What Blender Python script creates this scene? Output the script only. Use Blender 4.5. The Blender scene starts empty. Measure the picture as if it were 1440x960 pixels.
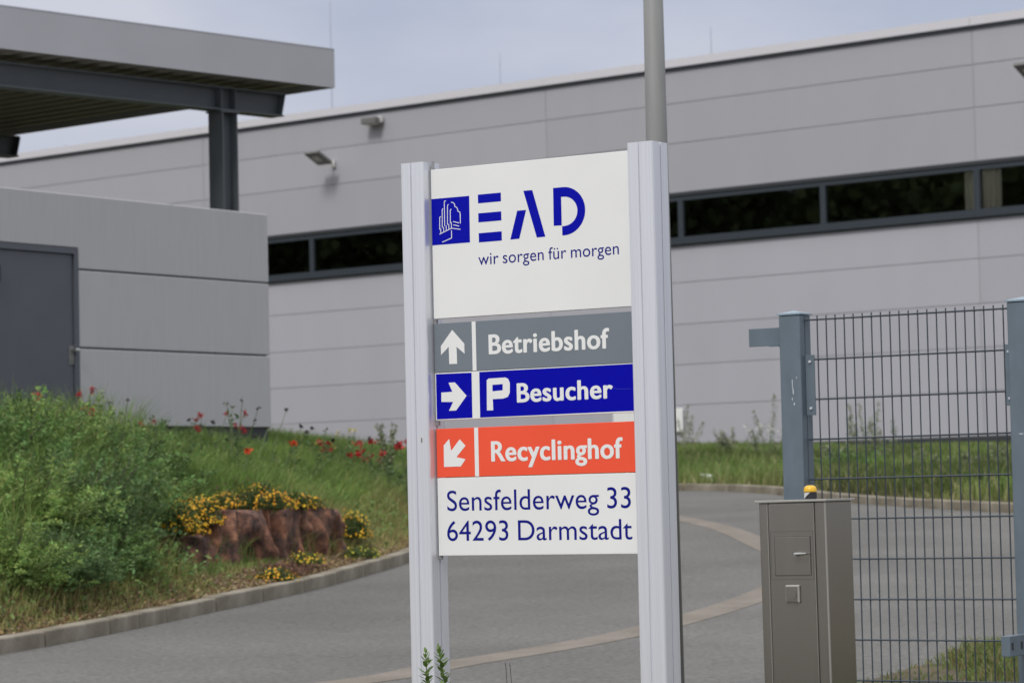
import bpy, math, random
import numpy as np
from math import radians, sin, cos, pi, atan2, sqrt, hypot
from mathutils import Vector, Matrix, Euler
from mathutils.geometry import tessellate_polygon

random.seed(7)
RNG = np.random.default_rng(11)
sc = bpy.context.scene
COL = sc.collection

# ------------------------------------------------------------------ camera
cam_d = bpy.data.cameras.new("camera")
cam = bpy.data.objects.new("camera", cam_d)
COL.objects.link(cam)
sc.camera = cam
cam_d.sensor_width = 36.0
cam_d.lens = 102.675
cam_d.clip_start = 0.1
cam_d.clip_end = 3000
PITCH, ROLL = radians(3.059), radians(-1.3177)
f0 = Vector((0, cos(PITCH), sin(PITCH)))
r0 = Vector((1, 0, 0))
u0 = Vector((0, -sin(PITCH), cos(PITCH)))
cr, sr = cos(ROLL), sin(ROLL)
rv = cr * r0 + sr * u0
uv = -sr * r0 + cr * u0
mw = Matrix((rv, uv, -f0)).transposed().to_4x4()
cam.matrix_world = mw
cam_d.dof.use_dof = True
cam_d.dof.focus_distance = 11.25
cam_d.dof.aperture_fstop = 6.9

# ------------------------------------------------------------------ sky and sun
SUN_AZ, SUN_EL = radians(-152), radians(48)      # azimuth from +Y clockwise, behind the camera to the left
world = bpy.data.worlds.new("World")
sc.world = world
world.use_nodes = True
wn, wl = world.node_tree.nodes, world.node_tree.links
wn.clear()
w_out = wn.new("ShaderNodeOutputWorld")
w_bg = wn.new("ShaderNodeBackground")
w_bg.inputs["Strength"].default_value = 0.115
sky = wn.new("ShaderNodeTexSky")
sky.sky_type = 'NISHITA'
sky.sun_disc = False
sky.sun_elevation = SUN_EL
sky.sun_rotation = SUN_AZ
sky.dust_density = 2.0
tc = wn.new("ShaderNodeTexCoord")
mp = wn.new("ShaderNodeMapping")
mp.inputs["Scale"].default_value = (1.0, 1.0, 2.6)
nz = wn.new("ShaderNodeTexNoise")
nz.inputs["Scale"].default_value = 5.5
nz.inputs["Detail"].default_value = 5
nz.inputs["Roughness"].default_value = 0.5
ramp = wn.new("ShaderNodeValToRGB")
ramp.color_ramp.elements[0].position = 0.38
ramp.color_ramp.elements[0].color = (3.40, 3.74, 4.75, 1)
ramp.color_ramp.elements[1].position = 0.66
ramp.color_ramp.elements[1].color = (4.75, 4.85, 5.6, 1)
mix = wn.new("ShaderNodeMixRGB")
mix.inputs["Fac"].default_value = 0.9
wl.new(tc.outputs["Generated"], mp.inputs["Vector"])
wl.new(mp.outputs["Vector"], nz.inputs["Vector"])
wl.new(nz.outputs["Fac"], ramp.inputs["Fac"])
wl.new(sky.outputs["Color"], mix.inputs["Color1"])
wl.new(ramp.outputs["Color"], mix.inputs["Color2"])
# the overcast is whiter and brighter towards the zenith, as a cloud deck is
sep = wn.new("ShaderNodeSeparateXYZ")
wl.new(tc.outputs["Generated"], sep.inputs["Vector"])
zr = wn.new("ShaderNodeMapRange")
zr.interpolation_type = 'SMOOTHSTEP'
zr.inputs["From Min"].default_value = 0.05
zr.inputs["From Max"].default_value = 0.95
wl.new(sep.outputs["Z"], zr.inputs["Value"])
zramp = wn.new("ShaderNodeValToRGB")
zramp.color_ramp.elements[0].color = (1.0, 1.0, 1.0, 1)
zramp.color_ramp.elements[1].color = (2.65, 2.5, 2.08, 1)
wl.new(zr.outputs["Result"], zramp.inputs["Fac"])
mul = wn.new("ShaderNodeMixRGB")
mul.blend_type = 'MULTIPLY'
mul.inputs["Fac"].default_value = 1.0
wl.new(mix.outputs["Color"], mul.inputs["Color1"])
wl.new(zramp.outputs["Color"], mul.inputs["Color2"])
wl.new(mul.outputs["Color"], w_bg.inputs["Color"])
wl.new(w_bg.outputs["Background"], w_out.inputs["Surface"])

sun_d = bpy.data.lights.new("sun", 'SUN')
sun_d.energy = 1.6
sun_d.angle = radians(14)
sun_d.color = (1.0, 0.965, 0.92)
sun = bpy.data.objects.new("sun", sun_d)
COL.objects.link(sun)
sdir = Vector((sin(SUN_AZ) * cos(SUN_EL), cos(SUN_AZ) * cos(SUN_EL), sin(SUN_EL)))
sun.rotation_mode = 'QUATERNION'
sun.rotation_quaternion = (-sdir).to_track_quat('-Z', 'Y')
sun.location = (-15, -20, 30)

sc.view_settings.view_transform = 'Standard'
sc.view_settings.look = 'None'
sc.view_settings.exposure = 0.10
sc.view_settings.gamma = 1.0

# ------------------------------------------------------------------ materials
def new_mat(name):
    m = bpy.data.materials.new(name)
    m.use_nodes = True
    nt = m.node_tree
    return m, nt.nodes, nt.links, nt.nodes["Principled BSDF"]

def plain(name, col, rough=0.5, metal=0.0, noise=0.0, nscale=8.0, stretch=(1, 1, 1), bump=0.0, bscale=40.0, spec=0.5, coord="Object"):
    m, n, l, b = new_mat(name)
    b.inputs["Roughness"].default_value = rough
    b.inputs["Metallic"].default_value = metal
    b.inputs["Specular IOR Level"].default_value = spec
    if noise > 0 or bump > 0:
        t = n.new("ShaderNodeTexCoord")
        mpn = n.new("ShaderNodeMapping")
        mpn.inputs["Scale"].default_value = stretch
        l.new(t.outputs[coord], mpn.inputs["Vector"])
    if noise > 0:
        a = n.new("ShaderNodeTexNoise")
        a.inputs["Scale"].default_value = nscale
        a.inputs["Detail"].default_value = 6
        l.new(mpn.outputs["Vector"], a.inputs["Vector"])
        mr = n.new("ShaderNodeMapRange")
        mr.inputs["From Min"].default_value = 0.3
        mr.inputs["From Max"].default_value = 0.7
        mr.inputs["To Min"].default_value = 1 - noise
        mr.inputs["To Max"].default_value = 1 + noise
        l.new(a.outputs["Fac"], mr.inputs["Value"])
        mx = n.new("ShaderNodeVectorMath")
        mx.operation = 'SCALE'
        mx.inputs[0].default_value = col
        l.new(mr.outputs["Result"], mx.inputs["Scale"])
        l.new(mx.outputs["Vector"], b.inputs["Base Color"])
    else:
        b.inputs["Base Color"].default_value = (*col, 1)
    if bump > 0:
        a2 = n.new("ShaderNodeTexNoise")
        a2.inputs["Scale"].default_value = bscale
        a2.inputs["Detail"].default_value = 4
        l.new(mpn.outputs["Vector"], a2.inputs["Vector"])
        bp = n.new("ShaderNodeBump")
        bp.inputs["Strength"].default_value = bump
        bp.inputs["Distance"].default_value = 0.01
        l.new(a2.outputs["Fac"], bp.inputs["Height"])
        l.new(bp.outputs["Normal"], b.inputs["Normal"])
    return m

def two_tone(name, c1, c2, scale, p0, p1, rough=0.8, stretch=(1, 1, 1), fine=0.12, fscale=60, bump=0.4, bscale=80, detail=8, coord="Object"):
    """two colours blended by a large noise plus a fine grain"""
    m, n, l, b = new_mat(name)
    b.inputs["Roughness"].default_value = rough
    t = n.new("ShaderNodeTexCoord")
    mpn = n.new("ShaderNodeMapping")
    mpn.inputs["Scale"].default_value = stretch
    l.new(t.outputs[coord], mpn.inputs["Vector"])
    a = n.new("ShaderNodeTexNoise")
    a.inputs["Scale"].default_value = scale
    a.inputs["Detail"].default_value = detail
    l.new(mpn.outputs["Vector"], a.inputs["Vector"])
    r = n.new("ShaderNodeValToRGB")
    r.color_ramp.elements[0].position = p0
    r.color_ramp.elements[0].color = (*c1, 1)
    r.color_ramp.elements[1].position = p1
    r.color_ramp.elements[1].color = (*c2, 1)
    l.new(a.outputs["Fac"], r.inputs["Fac"])
    a2 = n.new("ShaderNodeTexNoise")
    a2.inputs["Scale"].default_value = fscale
    a2.inputs["Detail"].default_value = 3
    l.new(mpn.outputs["Vector"], a2.inputs["Vector"])
    mr = n.new("ShaderNodeMapRange")
    mr.inputs["From Min"].default_value = 0.25
    mr.inputs["From Max"].default_value = 0.75
    mr.inputs["To Min"].default_value = 1 - fine
    mr.inputs["To Max"].default_value = 1 + fine
    l.new(a2.outputs["Fac"], mr.inputs["Value"])
    mx = n.new("ShaderNodeVectorMath")
    mx.operation = 'SCALE'
    l.new(r.outputs["Color"], mx.inputs[0])
    l.new(mr.outputs["Result"], mx.inputs["Scale"])
    l.new(mx.outputs["Vector"], b.inputs["Base Color"])
    if bump:
        a3 = n.new("ShaderNodeTexNoise")
        a3.inputs["Scale"].default_value = bscale
        a3.inputs["Detail"].default_value = 5
        l.new(mpn.outputs["Vector"], a3.inputs["Vector"])
        bp = n.new("ShaderNodeBump")
        bp.inputs["Strength"].default_value = bump
        bp.inputs["Distance"].default_value = 0.01
        l.new(a3.outputs["Fac"], bp.inputs["Height"])
        l.new(bp.outputs["Normal"], b.inputs["Normal"])
    return m

def leafy(name, rough=0.55, trans=0.3):
    """foliage: colour comes from the mesh's own per-leaf colour attribute"""
    m, n, l, b = new_mat(name)
    at = n.new("ShaderNodeAttribute")
    at.attribute_name = "tint"
    b.inputs["Roughness"].default_value = rough
    b.inputs["Specular IOR Level"].default_value = 0.3
    l.new(at.outputs["Color"], b.inputs["Base Color"])
    tr = n.new("ShaderNodeBsdfTranslucent")
    l.new(at.outputs["Color"], tr.inputs["Color"])
    ms = n.new("ShaderNodeMixShader")
    ms.inputs["Fac"].default_value = trans
    l.new(b.outputs["BSDF"], ms.inputs[1])
    l.new(tr.outputs["BSDF"], ms.inputs[2])
    l.new(ms.outputs["Shader"], n["Material Output"].inputs["Surface"])
    return m

M = {}
M['asphalt'] = two_tone("asphalt", (0.106, 0.104, 0.098), (0.150, 0.147, 0.139), 0.45, 0.3, 0.7, 0.92, (1, 1, 1), 0.34, 26, 0.5, 120)
M['gutter'] = two_tone("gutter_strip", (0.165, 0.142, 0.118), (0.215, 0.188, 0.160), 2.0, 0.35, 0.65, 0.9, (1, 1, 1), 0.15, 50, 0.4)
M['kerb'] = two_tone("kerb_concrete", (0.14, 0.12, 0.085), (0.30, 0.268, 0.215), 3.0, 0.3, 0.7, 0.9, (1, 1, 1), 0.15, 40, 0.5)
M['soil'] = two_tone("soil", (0.055, 0.045, 0.025), (0.12, 0.10, 0.055), 1.2, 0.35, 0.65, 0.95, (1, 1, 1), 0.3, 18, 0.8, 20)
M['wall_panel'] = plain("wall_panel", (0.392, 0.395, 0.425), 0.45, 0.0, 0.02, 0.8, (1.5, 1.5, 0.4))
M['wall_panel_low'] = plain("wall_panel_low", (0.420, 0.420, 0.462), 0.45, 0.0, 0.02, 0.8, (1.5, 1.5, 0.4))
for k_ in ('wall_panel', 'wall_panel_low'):
    nt = M[k_].node_tree; bs = nt.nodes["Principled BSDF"]; src = bs.inputs["Base Color"].links[0].from_socket
    oi = nt.nodes.new("ShaderNodeObjectInfo"); mr_ = nt.nodes.new("ShaderNodeMapRange"); mr_.inputs["To Min"].default_value = .965; mr_.inputs["To Max"].default_value = 1.03
    vm = nt.nodes.new("ShaderNodeVectorMath"); vm.operation = 'SCALE'
    nt.links.new(oi.outputs["Random"], mr_.inputs["Value"]); nt.links.new(src, vm.inputs[0]); nt.links.new(mr_.outputs["Result"], vm.inputs["Scale"]); nt.links.new(vm.outputs["Vector"], bs.inputs["Base Color"])
M['wall_core'] = plain("wall_core", (0.36, 0.36, 0.37), 0.8)
M['coping'] = plain("coping", (0.64, 0.63, 0.66), 0.4)
M['dark_trim'] = plain("dark_trim", (0.035, 0.04, 0.045), 0.6)
M['frame'] = plain("window_frame", (0.036, 0.046, 0.058), 0.45)
M['interior'] = plain("interior", (0.13, 0.115, 0.10), 0.9)
M['curtain'] = plain("curtain", (0.88, 0.86, 0.74), 0.8)
M['plaster'] = plain("container_wall", (0.425, 0.425, 0.437), 0.75, 0.0, 0.03, 3.0, (6, 6, 0.5), 0.15, 30)
M['door'] = plain("door_paint", (0.085, 0.093, 0.112), 0.45, 0.0, 0.05, 2.0)
M['steel'] = plain("stainless", (0.62, 0.62, 0.60), 0.28, 1.0)
M['canopy_fascia'] = plain("canopy_fascia", (0.39, 0.395, 0.42), 0.5, 0.0, 0.03, 2.0)
M['deck'] = plain("deck_sheet", (0.23, 0.215, 0.18), 0.6, 0.0, 0.1, 3.0)
M['beam'] = plain("beam_paint", (0.092, 0.105, 0.113), 0.5, 0.0, 0.06, 3.0)
M['alu'] = plain("anodised_aluminium", (0.77, 0.785, 0.83), 0.34, 0.40, 0.06, 3.0, (45, 45, 0.4))
M['alu_dark'] = plain("anodised_groove", (0.32, 0.32, 0.33), 0.5, 0.4)
M['sign_white'] = plain("sign_white", (0.81, 0.82, 0.81), 0.35, 0.0, 0.035, 2.2, (1, 1, 1), 0.02, 8)
M['sign_grey'] = plain("sign_grey", (0.175, 0.205, 0.235), 0.4, 0.0, 0.03, 4.0)
M['sign_blue'] = plain("sign_blue", (0.0015, 0.002, 0.38), 0.3, 0.0, 0.04, 6.0, spec=0.12)
M['sign_orange'] = plain("sign_orange", (0.90, 0.105, 0.05), 0.35, 0.0, 0.03, 5.0, spec=0.2)
M['film_white'] = plain("film_white", (0.82, 0.83, 0.82), 0.4)
M['film_blue'] = plain("film_blue", (0.002, 0.004, 0.38), 0.3, spec=0.12)
M['film_navy'] = plain("film_navy", (0.008, 0.012, 0.22), 0.3, spec=0.12)
M['gate'] = plain("gate_paint", (0.125, 0.163, 0.198), 0.45, 0.0, 0.09, 14.0, (1, 1, 0.5), 0.05, 30)
M['gate_cap'] = plain("gate_cap", (0.24, 0.32, 0.38), 0.35)
M['wire'] = plain("wire_paint", (0.035, 0.050, 0.066), 0.45)
M['wire_light'] = plain("wire_galvanised", (0.13, 0.20, 0.25), 0.4)
M['cab_front'] = plain("brushed_steel", (0.375, 0.352, 0.308), 0.25, 0.92, 0.04, 3.0, (30, 30, 0.5))
M['cab_lid'] = plain("cabinet_lid", (0.42, 0.41, 0.38), 0.45, 0.3)
M['cab_seam'] = plain("cabinet_seam", (0.42, 0.41, 0.37), 0.35, 0.5)
M['cab_dark'] = plain("cabinet_gap", (0.05, 0.05, 0.045), 0.6)
M['pole'] = plain("pole_paint", (0.235, 0.24, 0.235), 0.55, 0.0, 0.06, 6.0, (4, 4, 0.5))
M['yellow'] = plain("lamp_yellow", (0.80, 0.47, 0.03), 0.3)
M['black'] = plain("black_plastic", (0.02, 0.02, 0.025), 0.5)
M['white_pl'] = plain("white_plastic", (0.6, 0.6, 0.58), 0.5)
M['flood'] = plain("flood_housing", (0.16, 0.16, 0.155), 0.5)
M['flood_glass'] = plain("flood_glass", (0.10, 0.10, 0.095), 0.15)
M['flood_led'] = plain("flood_led", (0.55, 0.55, 0.52), 0.4)
M['rod'] = plain("rod_metal", (0.35, 0.36, 0.40), 0.4, 0.5)
M['leaf'] = leafy("leaf")
M['petal'] = leafy("petal", 0.5, 0.2)
M['bark'] = two_tone("bark", (0.05, 0.04, 0.03), (0.12, 0.10, 0.08), 4, 0.3, 0.7)
M['film_crease'] = plain('film_crease', (.12, .13, .5), .5)
M['scratch'] = plain("scratch", (0.62, 0.66, 0.70), 0.6)

# red sandstone with dark weathering streaks
def rock_mat():
    m, n, l, b = new_mat("red_sandstone")
    b.inputs["Roughness"].default_value = 0.95
    t = n.new("ShaderNodeTexCoord")
    mp1 = n.new("ShaderNodeMapping"); mp1.inputs["Scale"].default_value = (4.5, 4.5, 2.8)
    l.new(t.outputs["Object"], mp1.inputs["Vector"])
    a = n.new("ShaderNodeTexNoise"); a.inputs["Scale"].default_value = 1.6; a.inputs["Detail"].default_value = 7; a.inputs["Roughness"].default_value = 0.65
    l.new(mp1.outputs["Vector"], a.inputs["Vector"])
    r = n.new("ShaderNodeValToRGB")
    e = r.color_ramp.elements
    e[0].position = 0.36; e[0].color = (0.050, 0.036, 0.032, 1)
    e[1].position = 0.66; e[1].color = (0.46, 0.225, 0.14, 1)
    k = r.color_ramp.elements.new(0.47); k.color = (0.15, 0.082, 0.062, 1)
    k = r.color_ramp.elements.new(0.56); k.color = (0.30, 0.145, 0.092, 1)
    l.new(a.outputs["Fac"], r.inputs["Fac"])
    l.new(r.outputs["Color"], b.inputs["Base Color"])
    a3 = n.new("ShaderNodeTexNoise"); a3.inputs["Scale"].default_value = 14; a3.inputs["Detail"].default_value = 8
    l.new(t.outputs["Object"], a3.inputs["Vector"])
    bp = n.new("ShaderNodeBump"); bp.inputs["Strength"].default_value = 0.9; bp.inputs["Distance"].default_value = 0.03
    l.new(a3.outputs["Fac"], bp.inputs["Height"]); l.new(bp.outputs["Normal"], b.inputs["Normal"])
    return m
M['rock'] = rock_mat()

# window glass: clear, dark, mirror-like at a slant
def glass_mat():
    m, n, l, b = new_mat("window_glass")
    tr = n.new("ShaderNodeBsdfTransparent"); tr.inputs["Color"].default_value = (0.93, 0.93, 0.90, 1)
    gl = n.new("ShaderNodeBsdfGlossy"); gl.inputs["Roughness"].default_value = 0.02
    fr = n.new("ShaderNodeFresnel"); fr.inputs["IOR"].default_value = 2.2
    ms = n.new("ShaderNodeMixShader")
    l.new(fr.outputs["Fac"], ms.inputs["Fac"])
    l.new(tr.outputs["BSDF"], ms.inputs[1]); l.new(gl.outputs["BSDF"], ms.inputs[2])
    l.new(ms.outputs["Shader"], n["Material Output"].inputs["Surface"])
    return m
M['glass'] = glass_mat()

# ------------------------------------------------------------------ mesh helpers
class MB:
    def __init__(s): s.v = []; s.f = []
    def add(s, vs, fs):
        o = len(s.v); s.v += [tuple(map(float, p)) for p in vs]; s.f += [tuple(o + i for i in f) for f in fs]; return s
    def box(s, x0, x1, y0, y1, z0, z1):
        return s.add([(x0, y0, z0), (x1, y0, z0), (x1, y1, z0), (x0, y1, z0), (x0, y0, z1), (x1, y0, z1), (x1, y1, z1), (x0, y1, z1)],
                     [(0, 3, 2, 1), (4, 5, 6, 7), (0, 1, 5, 4), (1, 2, 6, 5), (2, 3, 7, 6), (3, 0, 4, 7)])
    def prism_z(s, poly, z0, z1):
        n = len(poly)
        return s.add([(x, y, z0) for x, y in poly] + [(x, y, z1) for x, y in poly],
                     [tuple(range(n - 1, -1, -1)), tuple(range(n, 2 * n))] + [(i, (i + 1) % n, n + (i + 1) % n, n + i) for i in range(n)])
    def prism_y(s, poly, y0, y1):
        n = len(poly)     # poly in x,z, counter-clockwise seen from -y
        return s.add([(x, y0, z) for x, z in poly] + [(x, y1, z) for x, z in poly],
                     [tuple(range(n)), tuple(range(2 * n - 1, n - 1, -1))] + [(i, n + i, n + (i + 1) % n, (i + 1) % n) for i in range(n)])
    def tube(s, a, b, ra, rb=None, n=8, caps=True):
        rb = ra if rb is None else rb
        a, b = Vector(a), Vector(b); d = (b - a).normalized()
        x = d.orthogonal().normalized(); y = d.cross(x)
        vs = []
        for p, r in ((a, ra), (b, rb)):
            for i in range(n):
                t = 2 * pi * i / n; vs.append(p + x * (r * cos(t)) + y * (r * sin(t)))
        fs = [(i, (i + 1) % n, n + (i + 1) % n, n + i) for i in range(n)]
        if caps: fs += [tuple(range(n - 1, -1, -1)), tuple(range(n, 2 * n))]
        return s.add(vs, fs)
    def lathe(s, prof, c=(0, 0, 0), n=20, closed=False):
        vs = []
        for r, z in prof:
            for i in range(n):
                t = 2 * pi * i / n; vs.append((c[0] + r * cos(t), c[1] + r * sin(t), c[2] + z))
        m = len(prof)
        fs = [(j * n + i, j * n + (i + 1) % n, (j + 1) * n + (i + 1) % n, (j + 1) * n + i) for j in range(m - 1) for i in range(n)]
        fs += [tuple(range(n - 1, -1, -1)), tuple((m - 1) * n + i for i in range(n))]
        return s.add(vs, fs)

def tag(o, label=None, cat=None, group=None, kind=None):
    if label: o['label'] = label
    if cat: o['category'] = cat
    if group: o['group'] = group
    if kind: o['kind'] = kind
    return o

def obj(name, mb, mat, parent=None, bevel=0.0, smooth=False, seg=2, loc=None, rot=None):
    if isinstance(mb, MB):
        me = bpy.data.meshes.new(name); me.from_pydata(mb.v, [], mb.f); me.update()
    else:
        me = mb
    if mat is not None and len(me.materials) == 0: me.materials.append(mat)
    if smooth: me.shade_smooth()
    o = bpy.data.objects.new(name, me); COL.objects.link(o)
    if parent: o.parent = parent
    if loc: o.location = loc
    if rot: o.rotation_euler = rot
    if bevel:
        b = o.modifiers.new("bevel", 'BEVEL'); b.width = bevel; b.segments = seg; b.limit_method = 'ANGLE'
    return o

def empty(name, loc, rz=0.0, label=None, cat=None, group=None, kind=None):
    o = bpy.data.objects.new(name, None); COL.objects.link(o); o.empty_display_size = 0.2
    o.location = loc; o.rotation_euler = (0, 0, rz)
    return tag(o, label, cat, group, kind)

def dup(o, parent=None):
    c = o.copy(); COL.objects.link(c); c.parent = parent
    for ch in o.children: dup(ch, c)
    return c

def np_mesh(name, verts, faces_flat, loop_tot, tint=None):
    """fast mesh from arrays; tint = one rgb per vertex"""
    me = bpy.data.meshes.new(name)
    nv = len(verts); nf = len(loop_tot)
    me.vertices.add(nv); me.vertices.foreach_set("co", np.ascontiguousarray(verts, dtype=np.float32).ravel())
    me.loops.add(len(faces_flat)); me.loops.foreach_set("vertex_index", faces_flat.astype(np.int32))
    me.polygons.add(nf)
    st = np.concatenate([[0], np.cumsum(loop_tot)[:-1]]).astype(np.int32)
    me.polygons.foreach_set("loop_start", st); me.polygons.foreach_set("loop_total", loop_tot.astype(np.int32))
    if tint is not None:
        ca = me.color_attributes.new("tint", 'FLOAT_COLOR', 'POINT')
        c4 = np.ones((nv, 4), np.float32); c4[:, :3] = np.clip(tint, 0, 1)
        ca.data.foreach_set("color", c4.ravel())
    me.update(); me.validate()
    return me

# ------------------------------------------------------------------ lie of the land
def plane_z(Y): return -1.82 + 0.041 * np.clip(Y, -12, 69)

def catmull(pts, n=8):
    P = [Vector((*p, 0)) for p in pts]; P = [P[0] * 2 - P[1]] + P + [P[-1] * 2 - P[-2]]
    out = []
    for i in range(1, len(P) - 2):
        for k in range(n):
            t = k / n; a, b, c, d = P[i - 1], P[i], P[i + 1], P[i + 2]
            q = 0.5 * ((2 * b) + (c - a) * t + (2 * a - 5 * b + 4 * c - d) * t * t + (3 * b - a - 3 * c + d) * t ** 3)
            out.append((q.x, q.y))
    out.append((P[-2].x, P[-2].y)); return out

kerb_left = catmull([(-20, -4), (-13, 5), (-8.6, 11.3), (-6.0, 15.2), (-4.55, 17.9), (-3.60, 20.1), (-3.19, 21.05), (-2.44, 23.45), (-1.76, 25.8), (-1.10, 29.1), (-0.45, 33.5), (0.35, 38.5), (1.15, 42.6), (1.9, 45.0), (2.6, 45.6), (3.35, 44.7), (3.95, 43.0), (4.65, 39.9), (6.17, 36.4), (8.3, 34.1), (11.5, 32.8), (20, 31.5), (34, 31)], 6)
near_edge = catmull([(34, 24.5), (20, 25.2), (10, 23.8), (6.6, 21.0), (4.6, 19.3), (3.6, 18.65), (2.9, 18.1), (2.25, 17.25), (1.6, 16.3), (0.2, 15.5), (-1.6, 15.4), (-3.8, 13.2), (-6.3, 9), (-10, 2.5), (-14, -4)], 6)
ROAD = np.array(kerb_left + near_edge)
KL = np.array(kerb_left)

def seg_dist(P, poly, closed=True):
    A = poly; B = np.roll(poly, -1, axis=0)
    if not closed: A, B = poly[:-1], poly[1:]
    best = np.full(len(P), 1e9)
    for a, b in zip(A, B):
        d = b - a; L = d @ d
        if L < 1e-12: continue
        t = np.clip(((P - a) @ d) / L, 0, 1)
        q = a + t[:, None] * d
        best = np.minimum(best, np.hypot(P[:, 0] - q[:, 0], P[:, 1] - q[:, 1]))
    return best

def inside(P, poly):
    x, y = P[:, 0], P[:, 1]; c = np.zeros(len(P), bool)
    j = len(poly) - 1
    for i in range(len(poly)):
        xi, yi = poly[i]; xj, yj = poly[j]
        if yi != yj:
            m = ((yi > y) != (yj > y)) & (x < (xj - xi) * (y - yi) / (yj - yi) + xi)
            c ^= m
        j = i
    return c

def sstep(a, b, x):
    t = np.clip((x - a) / (b - a), 0, 1); return t * t * (3 - 2 * t)

def vnoise(x, y, s, seed=0):
    """cheap smooth value noise"""
    x = x * s; y = y * s
    xi = np.floor(x).astype(np.int64); yi = np.floor(y).astype(np.int64)
    fx = x - xi; fy = y - yi; fx = fx * fx * (3 - 2 * fx); fy = fy * fy * (3 - 2 * fy)
    def h(a, b):
        n = (a * 374761393 + b * 668265263 + seed * 144665) & 0x7fffffff
        n = ((n ^ (n >> 13)) * 1274126177) & 0x7fffffff
        return ((n ^ (n >> 16)) & 0xffff) / 65535.0
    return (h(xi, yi) * (1 - fx) + h(xi + 1, yi) * fx) * (1 - fy) + (h(xi, yi + 1) * (1 - fx) + h(xi + 1, yi + 1) * fx) * fy

def land(P):
    """height of the earth (not the road) and signed distance to the road edge"""
    P = np.asarray(P, float)
    X, Y = P[:, 0], P[:, 1]
    d = seg_dist(P, ROAD); ins = inside(P, ROAD); sd = np.where(ins, -d, d)
    z = plane_z(Y) - 0.06 + 0.145 * np.clip(sd / 0.12 + 0.1, 0, 1)
    # mound on the left of the lane
    kx = np.interp(Y, KL[:, 1][:84], KL[:, 0][:84])
    left = (~ins) & (X < kx + 0.01) & (Y < 60)
    A = 1.28 * (1 - sstep(31, 43, Y) * 0.8) * sstep(9, 15, Y) * (1 - sstep(44, 60, Y))
    dd = np.clip(sd - 0.28, 0, None)
    A = np.maximum(A, 0.02)
    rx_ = -2.90 + (Y - 25.3) * 0.4
    cut = sstep(-.32, -.16, X - rx_) * sstep(24.2, 25.0, Y) * (1 - sstep(28.7, 29.3, Y))
    z = z + np.where(left, A * np.tanh(0.56 * dd / A) * (1 - .72 * cut), 0)
    z = z + np.where(ins, 0, (vnoise(X, Y, 1.3, 3) - 0.5) * 0.10 * np.clip(sd - 0.2, 0, 1))
    return z, sd

def hz(x, y): return float(land([[x, y]])[0][0])
def gx(px, Y): return (px - 720) / 4107.0 * Y

# ground sheet, fine where it is seen, coarse out to the horizon
gxs = np.concatenate([[-1500, -600, -250, -120, -70, -45, -32, -24, -18, -14], np.arange(-11, -6.01, 0.25), np.arange(-5.875, 3.01, 0.125), np.arange(3.25, 14.01, 0.25), [16, 19, 23, 28, 34, 45, 70, 120, 250, 600, 1500]])
gys = np.concatenate([[-900, -300, -120, -60, -30, -18, -12, -6, 0, 4, 8, 11], np.arange(13, 19.01, 0.25), np.arange(19.125, 36.01, 0.125), np.arange(36.25, 48.01, 0.25), np.arange(49, 71, 1.0), [74, 80, 95, 120, 200, 400, 900, 2000]])
GX, GY = np.meshgrid(gxs, gys)
pts = np.stack([GX.ravel(), GY.ravel()], 1)
gz, _ = land(pts)
nx, ny = len(gxs), len(gys)
idx = np.arange(nx * ny).reshape(ny, nx)
quads = np.stack([idx[:-1, :-1], idx[:-1, 1:], idx[1:, 1:], idx[1:, :-1]], -1).reshape(-1, 4)
me = np_mesh("ground", np.column_stack([pts, gz]), quads.ravel(), np.full(len(quads), 4))
me.materials.append(M['soil']); me.shade_smooth()
tag(obj("ground", me, None), kind='structure')

# the lane
b = MB(); rp = [(x, y) for x, y in ROAD]
tri = tessellate_polygon([[Vector((x, y, 0)) for x, y in rp]])
b.add([(x, y, float(plane_z(y))) for x, y in rp], [t if (rp[t[1]][0]-rp[t[0]][0])*(rp[t[2]][1]-rp[t[0]][1])-(rp[t[1]][1]-rp[t[0]][1])*(rp[t[2]][0]-rp[t[0]][0]) > 0 else (t[0], t[2], t[1]) for t in tri])
tag(obj("road", b, M['asphalt']), kind='structure')

# drainage strip of small paving running round the bend
def strip(path, w, dz):
    b = MB(); L = len(path); vs = []
    for i, (x, y) in enumerate(path):
        a = path[max(0, i - 1)]; c = path[min(L - 1, i + 1)]
        dx, dy = c[0] - a[0], c[1] - a[1]; n = hypot(dx, dy); nx_, ny_ = -dy / n, dx / n
        for s in (-w / 2, w / 2):
            X, Y = x + nx_ * s, y + ny_ * s; vs.append((X, Y, float(plane_z(Y)) + dz))
    b.add(vs, [(2 * i, 2 * i + 2, 2 * i + 3, 2 * i + 1)[::-1] for i in range(L - 1)])
    lo = [(x, y, z - 0.03) for x, y, z in vs]
    for k in (0, 1):
        b.add([vs[2 * i + k] for i in range(L)] + [lo[2 * i + k] for i in range(L)], [(i, i + 1, L + i + 1, L + i) for i in range(L - 1)])
    return b
gpath = catmull([(-7.6, 11.3), (-5.2, 13.9), (-3.0, 16.0), (-1.04, 17.75), (-0.45, 18.68), (0.81, 20.72), (2.02, 24.05), (2.62, 27.4), (2.58, 31.0), (2.42, 34.3), (2.05, 36.9), (1.5, 39.3), (0.8, 40.6)], 8)
tag(obj("gutter_strip", strip(gpath, 0.32, 0.004), M['gutter']), kind='structure')

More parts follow.
